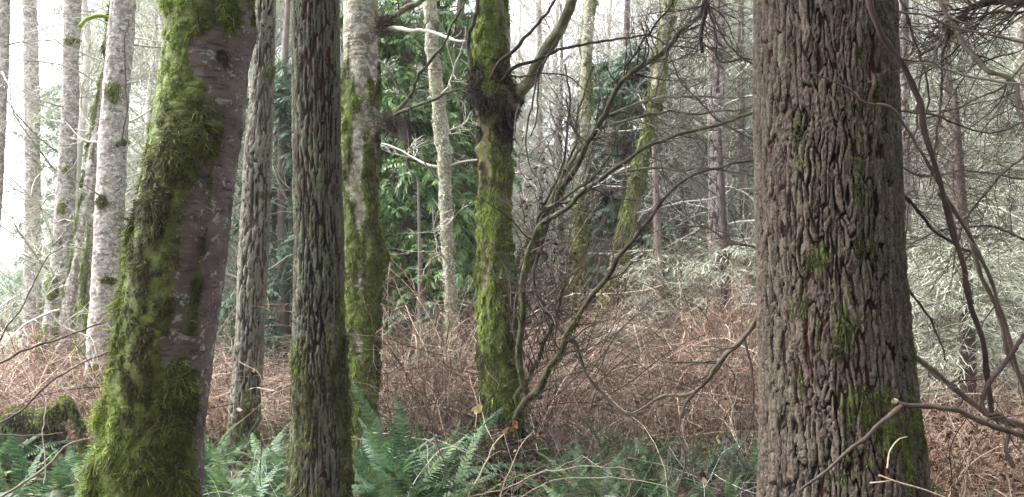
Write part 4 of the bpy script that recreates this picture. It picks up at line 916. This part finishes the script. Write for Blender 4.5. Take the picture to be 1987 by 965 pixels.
fern(460, 5.9, 14, 1.0, 'sword fern before the foot of the slender grey fir')
for k, (x_, y_, l_) in enumerate([(1060, 7.0, 'half hidden low fern behind the arching limb base'), (1130, 6.6, 'half hidden low fern under the drooping dark limb'), (1185, 7.2, 'low fern at the edge of the brambles, below their middle'), (1260, 7.1, 'low fern at the edge of the brambles, left of the hanging boughs'), (1310, 5.0, 'low fern at the bottom edge left of the lone frond'), (1410, 5.6, 'low fern right behind the lone upright frond'), (1165, 5.3, 'low fern lying under pale canes at the bottom edge')]):
    fern(x_, y_, 11, .72, l_)
pe = P(985, 528, 6.95)
tf = thing('epiphyte_fern', pe, 'small licorice fern hanging from the forked mossy trunk', 'fern')
for k in range(9):
    o = bpy.data.objects.new('frond', FR[2]); sc.collection.objects.link(o); o.parent = tf
    o.rotation_euler = (rng.normal(0, .4), R(55) + rng.normal(0, .35), R(-90) + rng.normal(0, .9)); o.scale = (.36,) * 3

# ------------------------------------------------------------------ mossy log and stump, left
base = P(60, 905, 7.2)
tl = thing('mossy_log', (base[0], 7.2, 0), 'rotting mossy log over a dark stump at the left edge', 'log')
g = Geo(); p, r = limb(tl, [(-60, 835), (0, 828), (50, 822), (95, 812), (138, 800)], 17, 11, 7.4, 7.0, g=g, wob=.03, knob=.5, sides=14)
p2, r2 = limb(tl, [(105, 812), (120, 790), (136, 800), (142, 830), (150, 880)], 8, 6, 7.0, 6.9, g=g, wob=.02, sides=9)
for q in ([(-20, 850), (-8, 900), (-15, 960)], [(20, 835), (14, 890), (10, 960)], [(60, 830), (62, 880), (70, 960)], [(95, 820), (98, 880), (105, 950)]):
    limb(tl, q, 22, 30, 7.3, 7.3, g=g, wob=.03, knob=.4, sides=10)
g.build('rotten_wood', M_ROOT, tl)
g = Geo()
for pp, rr_, m, lo in ((p, r, 9000, .0), (p2, r2, 2500, 0)):
    i = rng.integers(0, len(pp), m); d = unit(rng.normal(0, 1, (m, 3)) + [0, 0, .9]); st = pp[i] + d * rr_[i][:, None] * 1.05
    g.ribbons(grow(st, d + [0, 0, -.2], .030, 4, .3, -2), .006, unit(rng.normal(0, 1, (m, 1, 3))), np.clip(rng.normal(.6, .2, m), 0, 1))
g.build('moss', M_MOSS, tl, False)

# ------------------------------------------------------------------ foreground branches and stems
def branch_thing(name, label, pts, r0, r1, Y0, Y1, mat, m=0, L=.3, lv=3, group=None, var=.5, tipm=None, cat='branch', rmin=.001, up=-.1):
    Y1 = Y0 if Y1 is None else Y1
    b = P(*pts[0], Y0); t = thing(name, b, label, cat, group)
    pr = limb(t, pts, r0 * .82, r1 * .75, Y0, Y1, mat=mat, name='stem', n=110, var=var, sides=10, wob=.009, knob=.28)
    if m: add_twigs(t, [pr], m, L, lv, mat=mat, rmin=rmin, up=up)
    return t, pr
RG = 'bare stems hanging right of the largest fir'
branch_thing('hanging_stem', 'thick purplish stem bending down from the top of the largest fir', [(1675, -60), (1690, 10), (1710, 60), (1735, 108), (1765, 158), (1787, 205), (1796, 270), (1812, 335), (1842, 415), (1858, 490), (1878, 570), (1905, 650), (1915, 720), (1925, 812)], 7, 7, 2.7, 3.2, M_TWIG_RED, 5, .25, 2, RG, .4)
branch_thing('hanging_stem', 'thin grey stem crossing the largest fir then curving down to the right', [(1555, 140), (1600, 155), (1640, 172), (1680, 200), (1728, 209), (1752, 240), (1785, 290), (1830, 370), (1870, 430), (1910, 510), (1945, 620), (1975, 720), (2000, 790)], 2.2, 6, 2.6, 3.3, M_TWIG_RED, 6, .3, 2, RG, .8)
branch_thing('hanging_stem', 'dark stem running straight down near the right edge', [(1820, 370), (1880, 455), (1905, 540), (1940, 630), (1965, 700), (2000, 770)], 4, 7, 3.6, 3.6, M_TWIG_DARK, 6, .3, 2, RG, .7)
branch_thing('fallen_branch', 'grey branch slanting down from the foot of the largest fir to the right edge', [(1756, 672), (1800, 710), (1850, 752), (1900, 788), (1950, 815), (2010, 838)], 7, 9, 3.5, 3.4, M_TWIG_RED, 7, .3, 2, None, .75)
tb, _ = branch_thing('broken_branch', 'broken branch with pale snapped end before the moss of the largest fir', [(1737, 778), (1790, 790), (1860, 803), (1920, 828), (1990, 848), (2040, 860)], 5.5, 8, 2.75, 2.9, M_TWIG_RED, 5, .25, 2, None, .6)
limb(tb, [(1733, 776), (1740, 779)], 5.5, 5.6, 2.75, 2.75, mat=M_WOOD, name='snapped_end', n=6)
branch_thing('broken_branch', 'reddish stick leaning down to the left across the largest fir', [(1752, 788), (1700, 826), (1650, 866), (1600, 915), (1550, 951)], 6, 3, 2.7, 2.6, M_TWIG_RED, 0, 0, 0, None, .45)
branch_thing('hanging_stem', 'hooked brown stem curling beside the broken branch near the right edge', [(2010, 615), (1975, 665), (1940, 715), (1918, 750), (1908, 790), (1915, 806), (1940, 808), (1955, 840), (1950, 880), (1965, 910)], 5, 5.5, 3.0, 2.9, M_TWIG_RED, 0, 0, 0, RG, .4)
branch_thing('hanging_stem', 'pinkish twig running nearly level along the top right', [(1700, -20), (1742, 22), (1800, 32), (1850, 52), (1900, 62), (2010, 92)], 2.5, 3, 3.0, 3.0, M_TWIG_RED, 4, .3, 2, RG, .9)
branch_thing('hanging_stem', 'pale grey twig sloping gently down from the largest fir to the right edge', [(1700, 100), (1740, 114), (1800, 122), (1860, 140), (1920, 155), (2010, 170)], 2.5, 3.5, 3.4, 3.4, M_TWIG_GREY, 5, .3, 3, RG, .5)
branch_thing('fir_branch', 'heavy dark bough winding down from the upper right corner', [(1820, -30), (1832, 30), (1862, 62), (1890, 110), (1915, 138), (1960, 158), (1985, 230), (2010, 250)], 7, 5, 4.4, 4.0, M_TWIG_DARK, 26, .7, 7, 'dark dead boughs in the upper right', .9, rmin=.0014)
branch_thing('fir_branch', 'broad dark bough filling the top right corner', [(2080, 20), (2000, 10), (1950, 5), (1900, 12), (1870, 30), (1840, 70), (1780, 105)], 12, 3, 4.2, 4.6, M_TWIG_DARK, 60, .6, 8, 'dark dead boughs in the upper right', .2, rmin=.0014)
branch_thing('fir_branch', 'upright dark twig between the purplish stem and the winding bough', [(1845, 40), (1828, 130), (1822, 200), (1812, 270), (1805, 360)], 4, 2, 4.4, 4.4, M_TWIG_DARK, 22, .6, 6, 'dark dead boughs in the upper right', .4, rmin=.0014)
branch_thing('fir_branch', 'dark twig dropping close beside the upper right side of largest fir', [(1742, -20), (1760, 50), (1785, 120), (1800, 190), (1795, 260)], 4, 2, 4.5, 4.5, M_TWIG_DARK, 22, .6, 6, 'dark dead boughs in the upper right', .3, rmin=.0014)
branch_thing('fir_branch', 'dark bough leaving the largest fir halfway up toward the lower right', [(1735, 350), (1770, 400), (1810, 440), (1860, 480), (1900, 500)], 5, 3, 3.6, 4.0, M_TWIG_DARK, 14, .5, 5, RG, .3, rmin=.0012)
branch_thing('fir_branch', 'dark twig leaving the largest fir at mid height, hanging steeply', [(1742, 520), (1760, 560), (1790, 600), (1815, 650), (1830, 700)], 4, 2, 3.5, 3.8, M_TWIG_DARK, 14, .4, 5, RG, .5, rmin=.0012)
branch_thing('fir_branch', 'dark level twig leaving the upper right of the largest fir', [(1728, 215), (1790, 218), (1850, 240), (1900, 255), (2000, 240)], 2.5, 2, 3.9, 4.3, M_TWIG_DARK, 18, .5, 5, RG, .5, rmin=.0012)
for i, (q, lb) in enumerate([([(1700, 300), (1790, 340), (1860, 330), (1990, 345)], 'fine twiggy bough a third of the way down right of largest fir'), ([(1990, 300), (1930, 360), (1880, 430), (1850, 520)], 'fine twiggy bough entering from the right edge'), ([(1990, 470), (1900, 440), (1830, 450), (1770, 470)], 'fine twiggy bough low at the right edge'), ([(1990, 120), (1930, 180), (1860, 210), (1790, 240), (1760, 300)], 'fine twiggy bough crossing the top right twigs')]):
    branch_thing('fir_branch', lb, q, 3, 2, 5.4, 5.4, M_TWIG_DARK, 30, .8, 7, 'fine twiggy boughs right of the largest fir', .5, rmin=.0016)
# drooping boughs left of the big fir
LB = 'bare boughs left of the largest fir'
branch_thing('fir_branch', 'dark bough drooping left from the largest fir over the brambles', [(1480, 605), (1450, 650), (1412, 690), (1375, 735), (1335, 768), (1290, 772), (1230, 800)], 7, 2.5, 4.0, 4.6, M_TWIG_DARK, 14, .45, 5, LB, .8, rmin=.0012)
branch_thing('fir_branch', 'thin bough drooping nearly to the ferns left of largest fir', [(1405, 695), (1362, 745), (1325, 790), (1315, 840), (1325, 900), (1310, 960)], 4, 2, 4.3, 4.2, M_TWIG_DARK, 14, .4, 5, LB, .4, rmin=.0012)
branch_thing('fir_branch', 'thin dark bough hanging close beside the left side of largest fir', [(1440, 660), (1455, 720), (1460, 790), (1445, 850), (1400, 900)], 3, 1.5, 4.4, 4.3, M_TWIG_DARK, 12, .4, 5, LB, .3, rmin=.0012)
tg, _ = branch_thing('fir_branch', 'short black stub hanging from the top, left of the largest fir', [(1366, -40), (1366, 0), (1360, 60), (1364, 104)], 6, 5, 4.6, 4.6, M_TWIG_DARK, 22, .55, 7, LB, 0, rmin=.0012)
branch_thing('fir_branch', 'dark twiggy bough spreading at the top beside the largest fir', [(1350, -30), (1385, 60), (1400, 120), (1440, 118), (1480, 125)], 4, 2, 4.8, 4.4, M_TWIG_DARK, 26, .6, 6, LB, .1, rmin=.0012)
for q, lb in (([(1475, 290), (1400, 240), (1330, 170), (1290, 80)], 'fine bare bough rising leftward from the largest fir'), ([(1475, 140), (1420, 90), (1380, 20), (1350, -40)], 'fine bare bough at the top just left of largest fir'), ([(1475, 480), (1420, 470), (1360, 440), (1310, 450)], 'fine bare bough level with the middle of largest fir')):
    branch_thing('fir_branch', lb, q, 3, 1.5, 5.5, 5.8, M_TWIG_DARK if lb[10] != 'l' else M_TWIG_LICHEN, 22, .7, 6, LB, .5, rmin=.0014)
# left foreground stems
LG = 'thin bare stems at the lower left'
for pts, lb, r0, r1, m in [
    ([(-20, 712), (10, 700), (60, 678), (115, 655), (175, 636), (215, 620), (240, 595), (255, 570)], 'dark curved stem crossing the foot of the pale alders', 3, 1.5, 4),
    ([(-20, 690), (20, 635), (50, 590), (65, 548), (90, 505), (125, 480)], 'dark slanting stem rising from the left edge', 2.2, 1.2, 6),
    ([(-20, 830), (30, 800), (75, 765), (125, 728), (170, 700), (220, 675)], 'long dark stem rising across the brambles above the mossy log', 3, 1.6, 6),
    ([(-10, 975), (50, 935), (100, 900), (135, 862), (160, 850), (200, 842)], 'pale tan stem arching over the ferns at lower left', 3.4, 2, 4),
    ([(-20, 850), (45, 848), (90, 848), (120, 840)], 'level reddish twig in front of the mossy log', 1.8, 1, 2),
    ([(215, 910), (180, 850), (150, 790), (128, 760), (118, 745)], 'dark cane leaning left beside the big leaning tree', 2, 1.2, 5),
    ([(87, 940), (88, 850), (86, 770)], 'thin upright reddish cane in front of the log', 1.4, 1, 0)]:
    branch_thing('woody_shoot', lb, pts, r0, r1, 4.9, 5.3, M_TWIG_RED, m, .3, 2, LG, .35 if 'dark' in lb else .9, cat='stem', rmin=.001, up=.3)
CG = 'loose canes in front of the ferns'
for pts, lb, r0, r1, m in [
    ([(900, 975), (935, 905), (960, 855), (975, 838)], 'straight pale stick leaning against the dark rootstock', 3.2, 2.2, 0),
    ([(975, 975), (985, 915), (1010, 870), (1038, 835)], 'pale curved cane right of the dark rootstock', 2, 1.2, 0),
    ([(845, 975), (862, 900), (850, 860), (845, 800), (860, 740), (855, 660)], 'tall dark sapling stem left of the dark rootstock', 2.4, 1.2, 12),
    ([(910, 965), (1000, 940), (1060, 915), (1130, 905), (1220, 915)], 'pale cane lying level over the low ferns', 2, 1, 4),
    ([(1000, 975), (1080, 930), (1180, 925), (1300, 940)], 'thin pale cane at the bottom edge under the brambles', 1.6, 1, 4),
    ([(505, 940), (506, 860), (498, 770), (490, 650), (480, 610)], 'thin brown cane standing before the slender grey fir', 1.6, 1, 6),
    ([(440, 640), (470, 700), (505, 720), (515, 790), (540, 820)], 'bent pale cane over the slender grey fir', 1.8, 1, 4),
    ([(600, 975), (615, 920), (640, 900), (700, 885)], 'thin bent twig before the foot of the dark fir', 1.6, 1, 3)]:
    branch_thing('bare_cane', lb, pts, r0 * .7, r1 * .6, 5.0, 5.0, M_CANE if 'pale' in lb else M_TWIG_RED, m, .3, 3, CG, .72 if 'pale' in lb else .4, cat='cane', rmin=.001, up=.4)
for pts, lb in (([(1700, 925), (1740, 935), (1800, 950), (1860, 975)], 'pale dry cane crossing the bottom of the largest fir'), ([(1690, 935), (1735, 930)], 'short pale twig end at the foot of the largest fir'), ([(1722, 905), (1730, 870), (1745, 855), (1762, 852)], 'small hooked dry twig at the mossy foot of largest fir')):
    branch_thing('bare_cane', lb, pts, 1.8, 1.2, 2.7, 2.7, M_CANE, 0, 0, 0, CG, .85, cat='cane')

# ------------------------------------------------------------------ maple leaves
def maple_leaf(px, py, Y, size, mat, label, rot):
    c = P(px, py, Y); t = Geo()
    lobes = [(-2.1, .55), (-1.1, .85), (0, 1.0), (1.1, .85), (2.1, .55)]
    for a, l in lobes:
        d = np.array([math.sin(a), -.35, math.cos(a) * .8]); d = unit(d + np.array([0, -.3, -.15]))
        p = grow(c[None], d[None], np.array([size * l]), 5, .12, -.5); s = unit(np.cross(d, [0.2, -1, .3]))
        t.ribbons(p, size * np.array([[.2, .42, .5, .3, .02]]), s[None, None], np.array([rng.random()]))
    st = grow(c[None], np.array([[.2, 0, -1.]]), np.array([size]), 5, .1); t.tubes(st, .0015, 4)
    o = t.build('maple_leaf', mat, None, False); me = o.data
    v = np.zeros(len(me.vertices) * 3); me.vertices.foreach_get('co', v); v = v.reshape(-1, 3) - c
    ca, sa = math.cos(rot), math.sin(rot); v = np.stack([v[:, 0] * ca - v[:, 2] * sa, v[:, 1], v[:, 0] * sa + v[:, 2] * ca], -1)
    me.vertices.foreach_set('co', v.astype(np.float32).ravel()); me.update(); o.location = c
    tag(o, label, 'leaf', 'fallen maple leaves caught on twigs')
maple_leaf(928, 793, 6.6, .085, M_YELLOWLEAF, 'big pale yellow maple leaf caught left of the mossy trunk base', 1.3)
maple_leaf(985, 835, 6.3, .07, M_ORANGELEAF, 'orange maple leaf at the top of the pale stick', .4)
maple_leaf(1000, 822, 6.5, .06, M_ORANGELEAF, 'small orange leaf curling right of the pale stick', -1.0)
maple_leaf(1362, 925, 4.6, .06, M_DEADLEAF, 'brown leaf beside the lone upright frond', 2.0)

# ------------------------------------------------------------------ damp air
def haze():
    x0, x1, y0, y1, z0, z1 = -75, 75, -40, 95, -1.6, 17
    V = [(x, y, z) for z in (z0, z1) for y in (y0, y1) for x in (x0, x1)]
    Q = [(0, 2, 3, 1), (4, 5, 7, 6), (0, 1, 5, 4), (2, 6, 7, 3), (0, 4, 6, 2), (1, 3, 7, 5)]
    m = bpy.data.materials.new('damp_air'); m.use_nodes = True; nt = m.node_tree; nt.nodes.clear()
    out = nt.nodes.new('ShaderNodeOutputMaterial'); v = nt.nodes.new('ShaderNodeVolumePrincipled')
    v.inputs['Color'].default_value = (.97, .97, .98, 1); v.inputs['Density'].default_value = HAZE
    nt.links.new(v.outputs[0], out.inputs['Volume'])
    tag(mesh_obj('haze', V, Q, m, smooth=False), 'pale damp haze filling the wood', 'haze', kind='stuff')
HAZE = .0012
haze()
